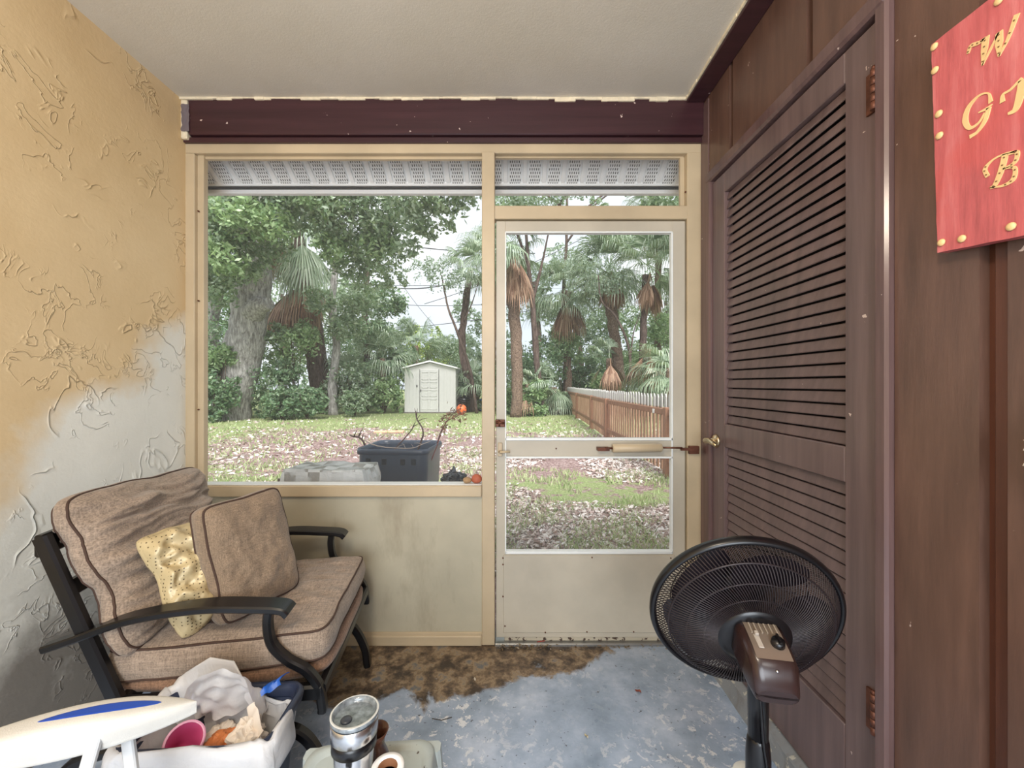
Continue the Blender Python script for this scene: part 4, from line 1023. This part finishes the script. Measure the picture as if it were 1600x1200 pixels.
brs = [([(575, 735, 0), (568, 690, 0), (546, 680, 0)], .011, 'thick dark branch stub poking left out of the tote', [(550, 683), (572, 688, ), (566, 662)]),
       ([(640, 730, .05), (661, 680, 0), (652, 655, 0), (649, 643, 0)], .008, 'tall dark branch standing at the middle of the tote', []),
       ([(670, 730, .1), (690, 672, .1), (705, 650, .1), (716, 640, .1)], .005, 'long thin branch rising right toward the shed', []),
       ([(672, 725, -.1), (695, 664, -.1), (712, 652, -.1), (722, 648, -.1)], .0035, 'thin forked branch with red leaves leaning right over the rim', []),
       ([(600, 720, 0), (638, 678, 0), (648, 664, 0)], .006, 'short dark branch leaning right behind the tote rim', []),
       ([(570, 688, -.2), (590, 697, -.26), (640, 700, -.26), (672, 690, -.2)], .0045, 'pale bare stick lying across the front rim of the tote', [])]
for i, (pts, r, lab, _) in enumerate(brs):
    root = empty('cut_branch', tp(*pts[0][:2], pts[0][2]), 0, lab, 'branch', 'cut branches in the tote'); l0 = root.location
    P = cat([tp(a, b_, c)-l0 for (a, b_, c) in pts], 7); K = len(P)
    P = [p+Vector((noise.noise(p*30), 0, noise.noise(p*25+Vector((2,2,2)))))*.006 for p in P]
    m_ = M_twig if i not in (3, 5) else (M_twig2 if i == 3 else simple('pale_stick', srgb(170, 156, 146), .8))
    MB().tube(P, [r*(1-.55*k/(K-1)) for k in range(K)], 7).build('stem', m_, root)
    random.seed(i+40); 
    for q in range(4):
        k = random.randint(K//2, K-2); d = Vector((random.uniform(-1, 1), random.uniform(-.5, .5), random.uniform(.1, 1))).normalized()*random.uniform(.04, .10)
        MB().tube([P[k], P[k]+d*.5+Vector((0, 0, .005)), P[k]+d], [r*.45, r*.35, r*.2], 5).build('side_twig', m_, root)
    if i in (2, 3):
        nl = 60; C = np.array([P[random.randint(K//3, K-1)] for _ in range(nl)])+RNG.normal(size=(nl, 3))*.028; d = rdir(nl); e = perp(d); s = RNG.uniform(.012, .026, (nl, 1))
        V, Q = quads(C, d*s, e*s*.4); npmesh('leaves', V, Q, leafmat('red_leaves_%d' % i, [srgb(120, 48, 44), srgb(90, 40, 40), srgb(150, 84, 66)], .5), root)

# ---------------- wooden picket fence ----------------
fpt = [(4.6, 2.16), (5.5, 2.17), (8.9, 2.14), (11.3, 2.28), (14.8, 2.43), (19.0, 2.60)]
fxy = lambda y: float(np.interp(y, [a for a, _ in fpt], [b for _, b in fpt]))
fence = empty('picket_fence', (2.16, 4.6, GZ), 0, 'brown cedar picket fence with pale pointed tips along the right of yard', 'fence'); f0 = Vector((2.16, 4.6, GZ))
def fencem():
    t = MT('cedar_pickets'); xyz = t.sep(); g = t.noise(7, 6, t.vec((2.5, 2.5, .25)), .7)
    col = t.ramp(g, [(.3, srgb(120, 90, 70)), (.5, srgb(166, 128, 102)), (.7, srgb(198, 166, 140))])
    tip = t.ramp(t.math('ADD', xyz[2], t.math('MULTIPLY', g, .06)), [(.975, 0), (1.0, 1)])
    return t.fin(t.mix(tip, col, srgb(176, 174, 170)), .8)
M_fence = fencem(); M_post = brownwood('cedar_post', srgb(150, 110, 86), (1, 1, .15), .75, .9, 14)
random.seed(4)
for y in (5.5, 8.9, 11.3, 14.8, 18.8):
    x = fxy(y); MB().box(x-.065-f0.x, x+.045-f0.x, y-.055-f0.y, y+.055-f0.y, 0, .97, bev=.01).build('fence_post', M_post, fence)
for (ya, yb_) in zip([a for a, _ in fpt], [a for a, _ in fpt][1:]):
    for z in (.26, .90):
        a = Vector((fxy(ya)-.012, ya, GZ+z))-f0; b_ = Vector((fxy(yb_)-.012, yb_, GZ+z))-f0
        mb = MB(); mb.bar([a, b_], .035, .09, side=(1, 0, 0)); mb.build('fence_rail', M_post, fence)
y = 4.65; cnt = 0
while y < 19.0 and cnt < 99:
    x = fxy(y)+.02; h = 1.15+random.uniform(-.012, .012); w_ = .036; mb = MB(); ox, oy = x-f0.x, y-f0.y
    vs = [(ox, oy-w_, .05), (ox, oy+w_, .05), (ox, oy+w_, h-.05), (ox, oy+.012, h), (ox, oy-.012, h), (ox, oy-w_, h-.05)]
    mb.add(vs+[(a+.018, b_, c) for a, b_, c in vs], [(5,4,3,2,1,0), (6,7,8,9,10,11)]+[(i, (i+1) % 6, 6+(i+1) % 6, 6+i) for i in range(6)])
    mb.build('picket', M_fence, fence, fix=False); y += .147; cnt += 1
MB().box(-.04, -.02, 1.35, 1.40, .86, .92).build('fence_tag', M_white, fence)

# ---------------- chain link fence at the back ----------------
clf = empty('chain_link_fence', (-6, 20.6, GZ), 0, 'grey chain link fence half hidden by shrubs behind the trees', 'fence')
M_galv = simple('galvanised_steel', srgb(160, 164, 166), .4, .6)
MB().tube([(-9, 0, 1.2), (8, 0, 1.2)], .025, 8).build('top_rail', M_galv, clf)
for k in range(7): MB().tube([(-9+k*2.8, 0, 0), (-9+k*2.8, 0, 1.25)], .03, 8).build('fence_post', M_galv, clf)
mb = MB()
for k in range(170):
    x = -9+k*.1
    for s in (-1, 1):
        xe = x+s*1.15
        if -9 <= xe <= 8: mb.tube([(x, .0, .02), (xe, .0, 1.17)], .003, 3, cap=False)
mb.build('wire_mesh', M_galv, clf)

# ---------------- trees ----------------
def barkm(name, a, b_, sc=5, st=.22):
    t = MT(name); g = t.noise(sc, 7, t.vec((3.2, 3.2, st*3)), .72, .5)
    t.bump(g, 1, .08); return t.fin(t.ramp(g, [(.34, a), (.5, tuple((x+y)/2 for x, y in zip(a, b_))), (.62, b_)]), .9, 0, .1)
M_oak = barkm('oak_bark', srgb(112, 108, 104), srgb(214, 210, 206)); M_dark = barkm('dark_bark', srgb(62, 50, 46), srgb(130, 112, 104)); M_palmt = barkm('palm_boots', srgb(84, 66, 58), srgb(170, 146, 128), 9, .6)
G_OAK = leafmat('oak_leaves', [srgb(84, 108, 78), srgb(122, 146, 112), srgb(168, 186, 158), srgb(104, 130, 96), srgb(206, 216, 198)], .35, .3)
G_LIME = leafmat('bright_leaves', [srgb(104, 136, 92), srgb(144, 172, 122), srgb(184, 204, 160), srgb(114, 144, 102)], .35, .35)
G_DEEP = leafmat('deep_green_leaves', [srgb(60, 88, 62), srgb(98, 130, 94), srgb(134, 160, 124), srgb(74, 106, 74), srgb(182, 198, 170)], .35, .25)
G_YEL = leafmat('yellow_green_leaves', [srgb(140, 164, 70), srgb(180, 196, 96), srgb(120, 150, 76), srgb(206, 210, 130)], .4, .35)
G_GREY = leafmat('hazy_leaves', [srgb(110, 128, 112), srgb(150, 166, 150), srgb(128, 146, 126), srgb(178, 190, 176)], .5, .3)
G_PALM = leafmat('palm_fronds', [srgb(92, 112, 90), srgb(136, 154, 128), srgb(168, 184, 158), srgb(114, 136, 108), srgb(200, 208, 190)], .4, .2)
G_DEAD = leafmat('dead_fronds', [srgb(96, 66, 54), srgb(150, 112, 90), srgb(186, 154, 130), srgb(120, 84, 66)], .7, .15)
def trunk(root, pts, rs, m, name='trunk', n=14):
    l0 = root.location; P = cat([Vector(p)-l0 for p in pts], 6); K = len(P); R_ = []
    for k in range(K):
        q = k/(K-1)*(len(rs)-1); j = min(int(q), len(rs)-2); R_.append((rs[j]+(rs[j+1]-rs[j])*(q-j))*(1+.12*noise.noise(P[k]*1.7)))
    mb = MB(); mb.tube(P, R_, n); b0 = len(mb.v)-0
    mb.v = [tuple(Vector(v)+Vector((noise.noise(Vector(v)*3), noise.noise(Vector(v)*3+Vector((9,0,0))), 0))*min(.06, max(rs)*.25)) for v in mb.v]
    return mb.build(name, m, root)
def leaves(root, blobs, m, n, size, name='foliage', flat=.8, shell=.55):
    """blobs: (centre, radius(xyz)) ; n leaves total by area"""
    l0 = np.array(root.location); ar = np.array([b[1]**2 for b in blobs]); cnt = np.maximum(8, (n*ar/ar.sum())).astype(int); Vs = []
    for (c, r), k in zip(blobs, cnt):
        # clustered twigs inside each blob
        nt_ = max(4, k//16); cd = rdir(nt_); cr_ = r*RNG.uniform(shell, 1.05, (nt_, 1))*np.array([[1, 1, flat]]); cc = np.array(c)+cd*cr_
        idx = RNG.integers(0, nt_, k); C = cc[idx]+RNG.normal(size=(k, 3))*r*.13
        d = rdir(k); e = perp(d); s = size*RNG.uniform(.6, 1.3, (k, 1)); V, _ = quads(C-l0, d*s, e*s*.5); Vs.append(V)
    V = np.concatenate(Vs); return npmesh(name, V, np.arange(len(V)).reshape(-1, 4), m, root)
def frond(base, dir_, L, petiole, nleaf, droop, wid=.028, spread=2.3):
    """sabal fan frond -> list of quads (vertices)"""
    out = []; d = Vector(dir_).normalized(); side = d.cross(Vector((0, 0, 1)))
    side = side.normalized() if side.length > .05 else Vector((1, 0, 0)); up = side.cross(d).normalized()
    tip = Vector(base)+d*petiole+Vector((0, 0, -droop*.15*petiole)); w_ = up*.012+side*.012
    out += [Vector(base)-side*.015, Vector(base)+side*.015, tip+side*.01, tip-side*.01]
    for k in range(nleaf):
        a = (k/(nleaf-1)-.5)*spread; dd = (d*math.cos(a)+side*math.sin(a)+up*(.16*math.cos(a*2)-.08)).normalized()
        l = L*(1-.28*abs(a)/1.3)*random.uniform(.85, 1.05); s_ = dd.cross(up).normalized()*wid*.5
        p1 = tip+dd*l*.5+Vector((0, 0, -droop*l*.10)); p2 = tip+dd*l*.80+Vector((0, 0, -droop*l*.36)); p3 = tip+dd*l*.92+Vector((0, 0, -droop*l*.72))
        out += [tip-s_*.4, tip+s_*.4, p1+s_, p1-s_]; out += [p1-s_, p1+s_, p2+s_*.8, p2-s_*.8]; out += [p2-s_*.8, p2+s_*.8, p3+s_*.15, p3-s_*.15]
    return out
def crown_(root, c, nf, L, m, name, el=(-20, 80), droop=1.0, pet=.9, nleaf=22, wid=.05, az=None, spread=2.3):
    out = []; l0 = root.location
    for k in range(nf):
        a = random.uniform(0, 2*math.pi) if az is None else math.radians(random.uniform(*az)); e = math.radians(random.uniform(*el))
        out += frond(Vector(c)-l0, (math.cos(a)*math.cos(e), math.sin(a)*math.cos(e), math.sin(e)), L*random.uniform(.8, 1.15), pet*random.uniform(.7, 1.2), nleaf, droop, wid, spread)
    V = np.array([tuple(v) for v in out]); return npmesh(name, V, np.arange(len(V)).reshape(-1, 4), m, root)
def B(L_): return [(tuple(at(px, py, Y)), r) for (px, py, Y, r) in L_]
def ground_pt(px, Y): return Vector(((px-800)/F*Y, Y, GZ))

# big leaning oak, left
t = empty('oak_tree', ground_pt(362, 14.6), 0, 'big grey oak with thick leaning trunk at left, canopy across the window', 'tree')
Yo = 14.6; trunk(t, [ground_pt(362, Yo)-Vector((0,0,.1)), at(370, 620, Yo), at(380, 560, Yo), at(392, 480, Yo), at(400, 400, Yo), at(396, 320, Yo), at(400, 240, Yo)], [.62, .50, .60, .62, .48, .34, .22], M_oak, n=20)
trunk(t, [at(388, 500, Yo), at(402, 480, Yo-.4), at(421, 474, Yo-.6)], [.5, .36, .20], M_oak, 'limb_stub')
trunk(t, [ground_pt(346, Yo+.5), at(350, 590, Yo+.3), at(368, 520, Yo)], [.30, .34, .30], M_oak, 'buttress')
trunk(t, [at(398, 400, Yo), at(460, 330, Yo-1), at(560, 290, Yo-2), at(660, 300, Yo-2.5)], [.26, .20, .13, .06], M_oak, 'branch')
trunk(t, [at(396, 380, Yo), at(350, 320, Yo-1), at(320, 250, Yo-2)], [.2, .14, .08], M_oak, 'branch')
leaves(t, B([(330, 310, 12, 1.1), (350, 350, 12, 1.0), (400, 300, 12.5, 1.2), (440, 330, 13, 1.0), (380, 400, 13, 1.0), (345, 420, 12.6, .9), (320, 380, 12, 1.0), (420, 380, 13, .7), (480, 290, 12, 1.0), (530, 300, 12, 1.1), (580, 310, 12, 1.1), (610, 350, 12.5, .9), (560, 360, 13, 1.0), (640, 300, 11, .8), (680, 300, 11, .8), (710, 300, 11, .7), (655, 340, 11.5, .6), (690, 340, 11.5, .5), (600, 400, 13, .7), (540, 400, 13.6, .8), (640, 385, 12, .4), (470, 250, 12, 1.2), (560, 250, 12, 1.2), (390, 240, 12, 1.2), (650, 250, 11, .9), (730, 280, 11, .7), (668, 372, 12, .3), (325, 450, 13, .8), (595, 370, 13, .8), (520, 345, 13, .9), (565, 430, 14, .7), (615, 435, 14, .5)]), G_OAK, 34000, .085)
leaves(t, B([(365, 330, 11.5, .8), (420, 350, 12, .7), (345, 400, 11.8, .7), (500, 320, 12, .6), (590, 385, 12.6, .5), (520, 385, 12.8, .6)]), G_LIME, 4200, .085, 'bright_foliage')
t = empty('slanting_tree', ground_pt(334, 16), 0, 'thinner grey tree leaning behind the big oak at the left frame edge', 'tree')
trunk(t, [ground_pt(330, 16), at(334, 560, 16), at(330, 500, 16), at(345, 440, 16), at(352, 380, 16)], [.28, .26, .24, .22, .16], M_oak)
trunk(t, [at(330, 520, 16), at(322, 460, 16), at(300, 400, 16)], [.16, .13, .08], M_oak, 'branch')
leaves(t, B([(315, 430, 15, 1.0), (330, 330, 15.5, 1.2), (300, 520, 15, 1.0), (310, 590, 14, .7)]), G_DEEP, 3800, .09)
# palm with big dead skirt
random.seed(21)
t = empty('cabbage_palm', ground_pt(500, 17.5), 0, 'tall palm with brown dead-frond skirt between the oak and the window middle', 'palm tree')
Yp = 17.5; trunk(t, [ground_pt(500, Yp), at(500, 600, Yp), at(492, 540, Yp), at(480, 470, Yp), at(468, 400, Yp), at(462, 350, Yp)], [.48, .42, .42, .44, .30, .24], M_dark)
crown_(t, at(462, 350, Yp-.6), 26, 1.7, G_PALM, 'fronds', (-40, 75), 1.1, 1.0, 24, .055)
crown_(t, at(478, 372, Yp-1.0), 7, 1.7, G_PALM, 'drooping_fronds', (-75, -40), .9, .6, 24, .055, (200, 330))
crown_(t, at(455, 445, Yp-.9), 30, 1.5, G_DEAD, 'dead_skirt', (-85, -55), .8, .5, 14, .07, None, 1.2)
crown_(t, at(480, 430, Yp-.9), 16, 1.3, G_DEAD, 'dead_skirt', (-85, -50), .8, .4, 14, .07, None, 1.2)
crown_(t, at(440, 375, Yp-.9), 5, 1.1, G_DEAD, 'dead_frond', (-80, -60), .8, .3, 16, .06, None, 1.0)
def slim(px_, Y, top, rs, m, lab, blobs, gm, n, sz=.085, cat_='tree', name='slender_tree', grp=None):
    t = empty(name, ground_pt(px_, Y), 0, lab, cat_, grp); trunk(t, [ground_pt(px_, Y)-Vector((0,0,.05))]+[at(a, b_, Y) for a, b_ in top], rs, m, n=10)
    if blobs: leaves(t, B(blobs), gm, n, sz)
    return t
slim(521, 16.5, [(519, 600), (526, 540), (519, 480), (524, 420), (530, 350)], [.20, .17, .16, .14, .10], M_oak, 'slender grey trunk just right of the skirted palm', [(560, 470, 16, .8), (500, 470, 15.5, .6), (540, 510, 16, .7), (430, 520, 15, .5)], G_OAK, 3800)
slim(572, 19, [(573, 560), (570, 500), (574, 430), (580, 380)], [.15, .15, .14, .12, .08], M_dark, 'dark straight trunk midway between skirted palm and shed', [(600, 470, 18.5, .9), (580, 520, 18.5, .9), (620, 480, 19, .5)], G_DEEP, 3600)
# shrubs under the trees
def shrub(px_, py_, Y, r, gm, lab, n=2200, sz=.08, fl=.8, name='shrub', extra=()):
    t = empty(name, ground_pt(px_, Y), 0, lab, 'shrub', None); l0 = t.location; c_ = at(px_, py_, Y); mb = MB(); random.seed(int(px_*3+py_))
    for k in range(6):
        d = Vector((random.uniform(-.7, .7)*r, random.uniform(-.4, .4)*r, max(.3, c_.z-GZ+random.uniform(-.2, .6)*r))); mb.tube([(0, 0, 0), tuple(d*.5+Vector((.05, 0, 0))), tuple(d)], [.025, .018, .008], 5)
    mb.build('stems', M_dark, t)
    bl_ = [(tuple(c_), r)]
    for k in range(9):
        a = random.uniform(0, 6.28); bl_.append(((c_.x+math.cos(a)*r*.8, c_.y+math.sin(a)*r*.35, max(GZ+r*.2, c_.z+math.sin(a*1.7)*r*.7)), r*random.uniform(.35, .6)))
    bl_ += [((c_.x+random.uniform(-.9, .9)*r, c_.y-.2, GZ+.28), r*.35) for k in range(3)] if c_.z-GZ < r*1.8 else []
    leaves(t, bl_+B(list(extra)), gm, int(n*1.35), sz, flat=fl); return t
SH = [(330, 620, 13.5, .8, G_DEEP, 'dark leafy vine mass at the foot of the leaning tree'), (345, 560, 14, .5, G_LIME, 'bright vine climbing left of the oak trunk'),
 (425, 600, 15, .9, G_DEEP, 'dense dark green shrub just right of the oak trunk'), (460, 535, 15.5, .9, G_LIME, 'bright green shrub in front of the skirted palm'),
 (480, 625, 14.6, .55, G_DEEP, 'low dark shrub at the foot of the skirted palm'), (440, 630, 14.2, .5, G_DEEP, 'low ground vines between oak and palm'),
 (550, 600, 17, 1.0, G_OAK, 'grey green shrub right of the slender trunk'), (600, 610, 17.5, .8, G_LIME, 'light green shrub left of the shed'), (555, 630, 15.5, .45, G_OAK, 'low shrub at the lawn edge left of the shed'),
 (620, 570, 20, 1.0, G_DEEP, 'dark shrub behind the left edge of the shed'), (590, 545, 21, 1.3, G_OAK, 'tall shrub behind the dark straight trunk'), (390, 560, 18, 1.5, G_DEEP, 'deep green thicket behind the oak trunk'), (520, 560, 21, 1.6, G_DEEP, 'deep green thicket behind the slender trunk'),
 (735, 600, 19, .8, G_OAK, 'leafy shrub right of the shed'), (805, 620, 17, .7, G_LIME, 'bright shrub at the left side of the door view'), (830, 635, 16, .5, G_LIME, 'low bright weeds by the leaf-edged lawn'),
 (845, 560, 19, 1.2, G_DEEP, 'tall dark shrub behind the first door palm'), (880, 545, 19, .8, G_LIME, 'bright leafy sapling crown above the fence end'), (925, 590, 21, 1.2, G_DEEP, 'dark shrub behind the far fence'), (985, 580, 19, 1.0, G_LIME, 'light green shrub beyond the fence middle'), (1035, 590, 18, 1.2, G_DEEP, 'dark shrub beyond the fence at right'), (1040, 520, 19, .9, G_LIME, 'yellowish green bush high at the right of the door'), (878, 625, 18, .35, G_OAK, 'small grey weed at the far fence post'),
 (945, 600, 17, .6, G_LIME, 'bright small bush just over the fence'), (365, 640, 15.4, .4, G_DEEP, 'leafy tuft behind the oak root'), (690, 560, 24, 1.3, G_OAK, 'grey green thicket behind the shed roof'), (1085, 560, 17, 1.3, G_DEEP, 'dense shrub at the far right of the door view'), (800, 585, 20, 1.2, G_OAK, 'grey green shrub behind the bright shrub left in the door view'), (850, 600, 20.5, .9, G_LIME, 'light shrub in the gap left of the fence end'), (905, 590, 20.5, .9, G_DEEP, 'dark shrub just behind the far fence posts'), (838, 612, 15.8, .45, G_LIME, 'vivid leafy shrub among the low young palms'),
 (280, 590, 14, 1.4, G_DEEP, 'dark thicket at the far left of the yard')]
for a in SH: shrub(*a)
# distant backdrop trees
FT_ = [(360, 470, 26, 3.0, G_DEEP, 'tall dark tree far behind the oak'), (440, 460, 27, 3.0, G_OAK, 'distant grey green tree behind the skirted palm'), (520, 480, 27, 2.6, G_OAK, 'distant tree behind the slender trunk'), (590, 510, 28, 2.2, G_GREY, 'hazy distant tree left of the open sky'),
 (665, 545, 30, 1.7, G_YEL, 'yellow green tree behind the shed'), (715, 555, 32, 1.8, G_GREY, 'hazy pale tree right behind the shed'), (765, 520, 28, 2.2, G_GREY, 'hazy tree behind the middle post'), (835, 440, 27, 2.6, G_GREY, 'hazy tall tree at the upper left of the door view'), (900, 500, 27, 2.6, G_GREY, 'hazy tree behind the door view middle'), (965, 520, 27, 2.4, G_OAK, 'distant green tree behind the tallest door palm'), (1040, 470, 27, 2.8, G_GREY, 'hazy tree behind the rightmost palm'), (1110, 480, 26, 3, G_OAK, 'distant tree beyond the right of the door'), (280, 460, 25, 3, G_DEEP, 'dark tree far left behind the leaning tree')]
for (px_, py_, Y, r, gm, lab) in FT_:
    t = empty('background_tree', ground_pt(px_, Y), 0, lab, 'tree', 'distant trees behind the yard'); c_ = at(px_, py_, Y); random.seed(px_)
    trunk(t, [ground_pt(px_, Y), (c_.x+.3, Y, c_.z*.5), tuple(c_)], [.28, .22, .12], M_dark, n=8)
    bl_ = [((c_.x+random.uniform(-.9, .9)*r, Y+random.uniform(-.5, .5)*r, c_.z+random.uniform(-.85, .8)*r), r*random.uniform(.3, .5)) for k in range(16)]
    bl_ += [((c_.x+random.uniform(-.9, .9)*r, Y, max(.6, c_.z*random.uniform(.1, .8))), r*.4) for k in range(6)]
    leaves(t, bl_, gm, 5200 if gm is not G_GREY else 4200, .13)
# palms seen through the door
def palm(px_, Y, tops, rs, crown_px, nf, L, lab, dead=14, m=M_palmt, el=(-35, 80), skirt_dz=0, dn_=(-85, -55), seed=1, dl=1.1):
    random.seed(seed); t = empty('cabbage_palm', ground_pt(px_, Y), 0, lab, 'palm tree')
    trunk(t, [ground_pt(px_, Y)]+[at(a, b_, Y) for a, b_ in tops], rs, m, n=12); c_ = at(*crown_px, Y)
    crown_(t, c_, nf, L, G_PALM, 'fronds', el, .75, .95, 26, .042)
    if dead: crown_(t, c_-Vector((0, .3, .35)), dead, dl, G_DEAD, 'dead_fronds', dn_, .8, .5, 16, .055, None, 1.3)
    return t
palm(806, 15.5, [(808, 600), (806, 520), (800, 450), (806, 400)], [.22, .22, .24, .24, .2], (806, 385), 16, 1.3, 'palm with ragged brown trunk at the left edge of the door view', 16, seed=3)
palm(962, 17.5, [(968, 600), (962, 540), (955, 480), (953, 440)], [.26, .24, .24, .26, .30], (953, 415), 36, 1.75, 'tallest palm with wide round crown in the middle of the door view', 12, seed=5, dl=.8)
palm(1003, 16.0, [(1004, 560), (1006, 500), (1008, 450), (1010, 430)], [.17, .16, .15, .15, .17], (1012, 415), 26, 1.45, 'palm with slim dark trunk right of the tallest palm', 9, M_dark, seed=8, dl=.8)
palm(888, 19, [(888, 600), (886, 540), (884, 480), (886, 455)], [.2, .18, .18, .18, .2], (886, 450), 26, 1.6, 'palm with hanging brown fronds left of the tallest palm', 14, seed=9, dl=1.3)
palm(738, 18.5, [(732, 600), (722, 540), (728, 470), (736, 420)], [.17, .17, .16, .15, .14], (744, 415), 18, 1.15, 'leaning palm right of the open sky beside the middle post', 0, M_dark, seed=11)
palm(770, 22, [(770, 560), (772, 480), (772, 400)], [.2, .18, .17, .17], (772, 385), 24, 1.8, 'palm crown partly hidden behind the middle post', 4, seed=15)
palm(1080, 18, [(1080, 540), (1078, 440), (1078, 380)], [.2, .18, .17, .17], (1076, 365), 24, 1.7, 'palm at the far right behind the door frame', 4, seed=17)
palm(1028, 20, [(1028, 540), (1028, 440), (1030, 350)], [.2, .18, .17, .15], (1030, 330), 24, 1.7, 'high palm crown at the upper right of the door view', 4, seed=19)
# low young palms (no trunk)
def palmetto(px_, py_, Y, nf, L, lab, m=G_PALM, seed=2, el=(5, 75), dead=0):
    random.seed(seed); t = empty('young_palm', ground_pt(px_, Y), 0, lab, 'palm'); c_ = at(px_, py_, Y)
    trunk(t, [ground_pt(px_, Y), (c_.x, Y, (c_.z+GZ)/2), tuple(c_)], [.14, .15, .13], M_palmt, n=9)
    crown_(t, c_, nf, L, m, 'fronds', el, .65, .7, 24, .042)
    if dead: crown_(t, c_-Vector((0, .2, 0)), dead, .9, G_DEAD, 'dead_fronds', (-85, -40), .8, .4, 14, .05, None, 1.2)
palmetto(826, 600, 16.5, 12, 1.1, 'young palm low at the left of the door view', seed=31, el=(-15, 75), dead=6)
palmetto(866, 605, 17.5, 12, 1.1, 'young palm with brown skirt at the far end of the fence', seed=32, el=(-60, 60), dead=10)
palmetto(598, 560, 18.5, 16, 1.6, 'arching palm left of the shed', seed=33, el=(-10, 70))
palmetto(650, 540, 21, 14, 1.8, 'arching palm behind the shed roof', seed=34, el=(-10, 70))
palmetto(545, 590, 18, 10, 1.4, 'young palm between slender trunk and shed', seed=35, dead=4)
palmetto(745, 600, 19, 12, 1.2, 'low palm right of the blue tarp', seed=36, el=(-40, 70))
palmetto(1012, 545, 15.5, 9, 1.25, 'drooping palm over the near fence', seed=37, el=(-70, 10), dead=10)
palmetto(1046, 575, 14, 10, 1.3, 'blue green palm fronds at the right door edge', seed=38, el=(-20, 60))
palmetto(952, 560, 16.6, 5, .9, 'palm with hanging dead fronds below the tallest palm', seed=39, dead=9)
# bare slender trees in the door view
def bare(pts, r, lab, Y, extra=()):
    t = empty('bare_tree', ground_pt(pts[0][0], Y), 0, lab, 'tree'); trunk(t, [ground_pt(pts[0][0], Y)]+[at(a, b_, Y) for a, b_ in pts[1:]], [r, r*.9, r*.7, r*.4], M_dark, n=8)
    for ex in extra: trunk(t, [at(a, b_, Y) for a, b_ in ex], [r*.55, r*.4, r*.2], M_dark, 'branch', 6)
    leaves(t, B([(pts[-1][0], pts[-1][1], Y, .9), (pts[-1][0]+30, pts[-1][1]+10, Y, .7), (pts[-1][0]-30, pts[-1][1]-10, Y, .7)]), G_GREY, 1300, .07)
bare([(848, 640), (838, 560), (832, 470), (826, 420), (820, 330)], .13, 'dark forked bare tree in the left part of the door view', 16, [[(832, 470), (845, 420), (858, 360)], [(858, 360), (880, 310), (930, 260)], [(826, 420), (810, 370), (790, 330)]])
bare([(975, 640), (985, 560), (965, 500), (940, 470), (935, 430)], .06, 'thin curving bare trunk crossing the tallest palm', 15.5, [[(985, 560), (990, 520), (1000, 490)]])
bare([(745, 640), (735, 580), (715, 520), (700, 480), (690, 430)], .07, 'thin leaning bare tree right of the shed', 17.5, [[(715, 520), (735, 480), (748, 440)]])
bare([(882, 640), (884, 560), (880, 470), (885, 380), (886, 270)], .12, 'straight bare tree rising behind the door transom', 20, [[(885, 380), (930, 320), (1000, 270)], [(886, 330), (850, 300), (830, 270)], [(885, 350), (960, 290), (980, 270)]])
t = empty('overhanging_tree', ground_pt(1130, 15), 0, 'leafy tree right of the door reaching over the transom', 'tree')
trunk(t, [ground_pt(1130, 15), at(1130, 480, 15), at(1120, 330, 15), at(1090, 250, 14)], [.25, .22, .18, .12], M_dark)
leaves(t, B([(1050, 300, 13, .8), (1020, 330, 13.5, .6), (1060, 340, 13, .6), (1000, 285, 13, .6), (850, 300, 16, .9), (810, 300, 15, .9), (790, 330, 15, .7), (1090, 280, 13, 1), (930, 320, 15, .4), (900, 290, 15, .6)]), G_OAK, 6500, .075)

# ---------------- overhead lines ----------------
M_cable = simple('black_cable', srgb(70, 70, 74), .6)
for (a, b_, sag, r, lab) in (((560, 366), (800, 392), .4, .030, 'highest dark power line crossing the open sky'), ((560, 398), (790, 388), 2.2, .034, 'sagging thick cable looping across the open sky'),
    ((560, 440), (800, 440), .25, .018, 'thin level line above the middle of the sky gap'), ((560, 462), (800, 468), .5, .018, 'lower thin line in the sky gap'), ((600, 400), (690, 520), .3, .014, 'thin guy line slanting down through the sky gap'),
    ((740, 480), (1120, 385), 1.1, .020, 'cable rising right across the palm crowns in the door view'), ((740, 440), (960, 340), .5, .018, 'upper cable slanting across the left of the door view')):
    Yl = 24.0; p0, p1 = at(*a, Yl), at(*b_, Yl); d_ = p1-p0; p0 = p0-d_*.35 if lab.find('guy') < 0 else p0; p1 = p1+d_*.15 if lab.find('guy') < 0 else p1
    mb = MB(); mb.tube([p0.lerp(p1, k/24)-Vector((0, 0, sag*4*(k/24)*(1-k/24))) for k in range(25)], r, 6)
    tag(mb.build('power_line', M_cable), lab, 'cable', 'overhead lines')
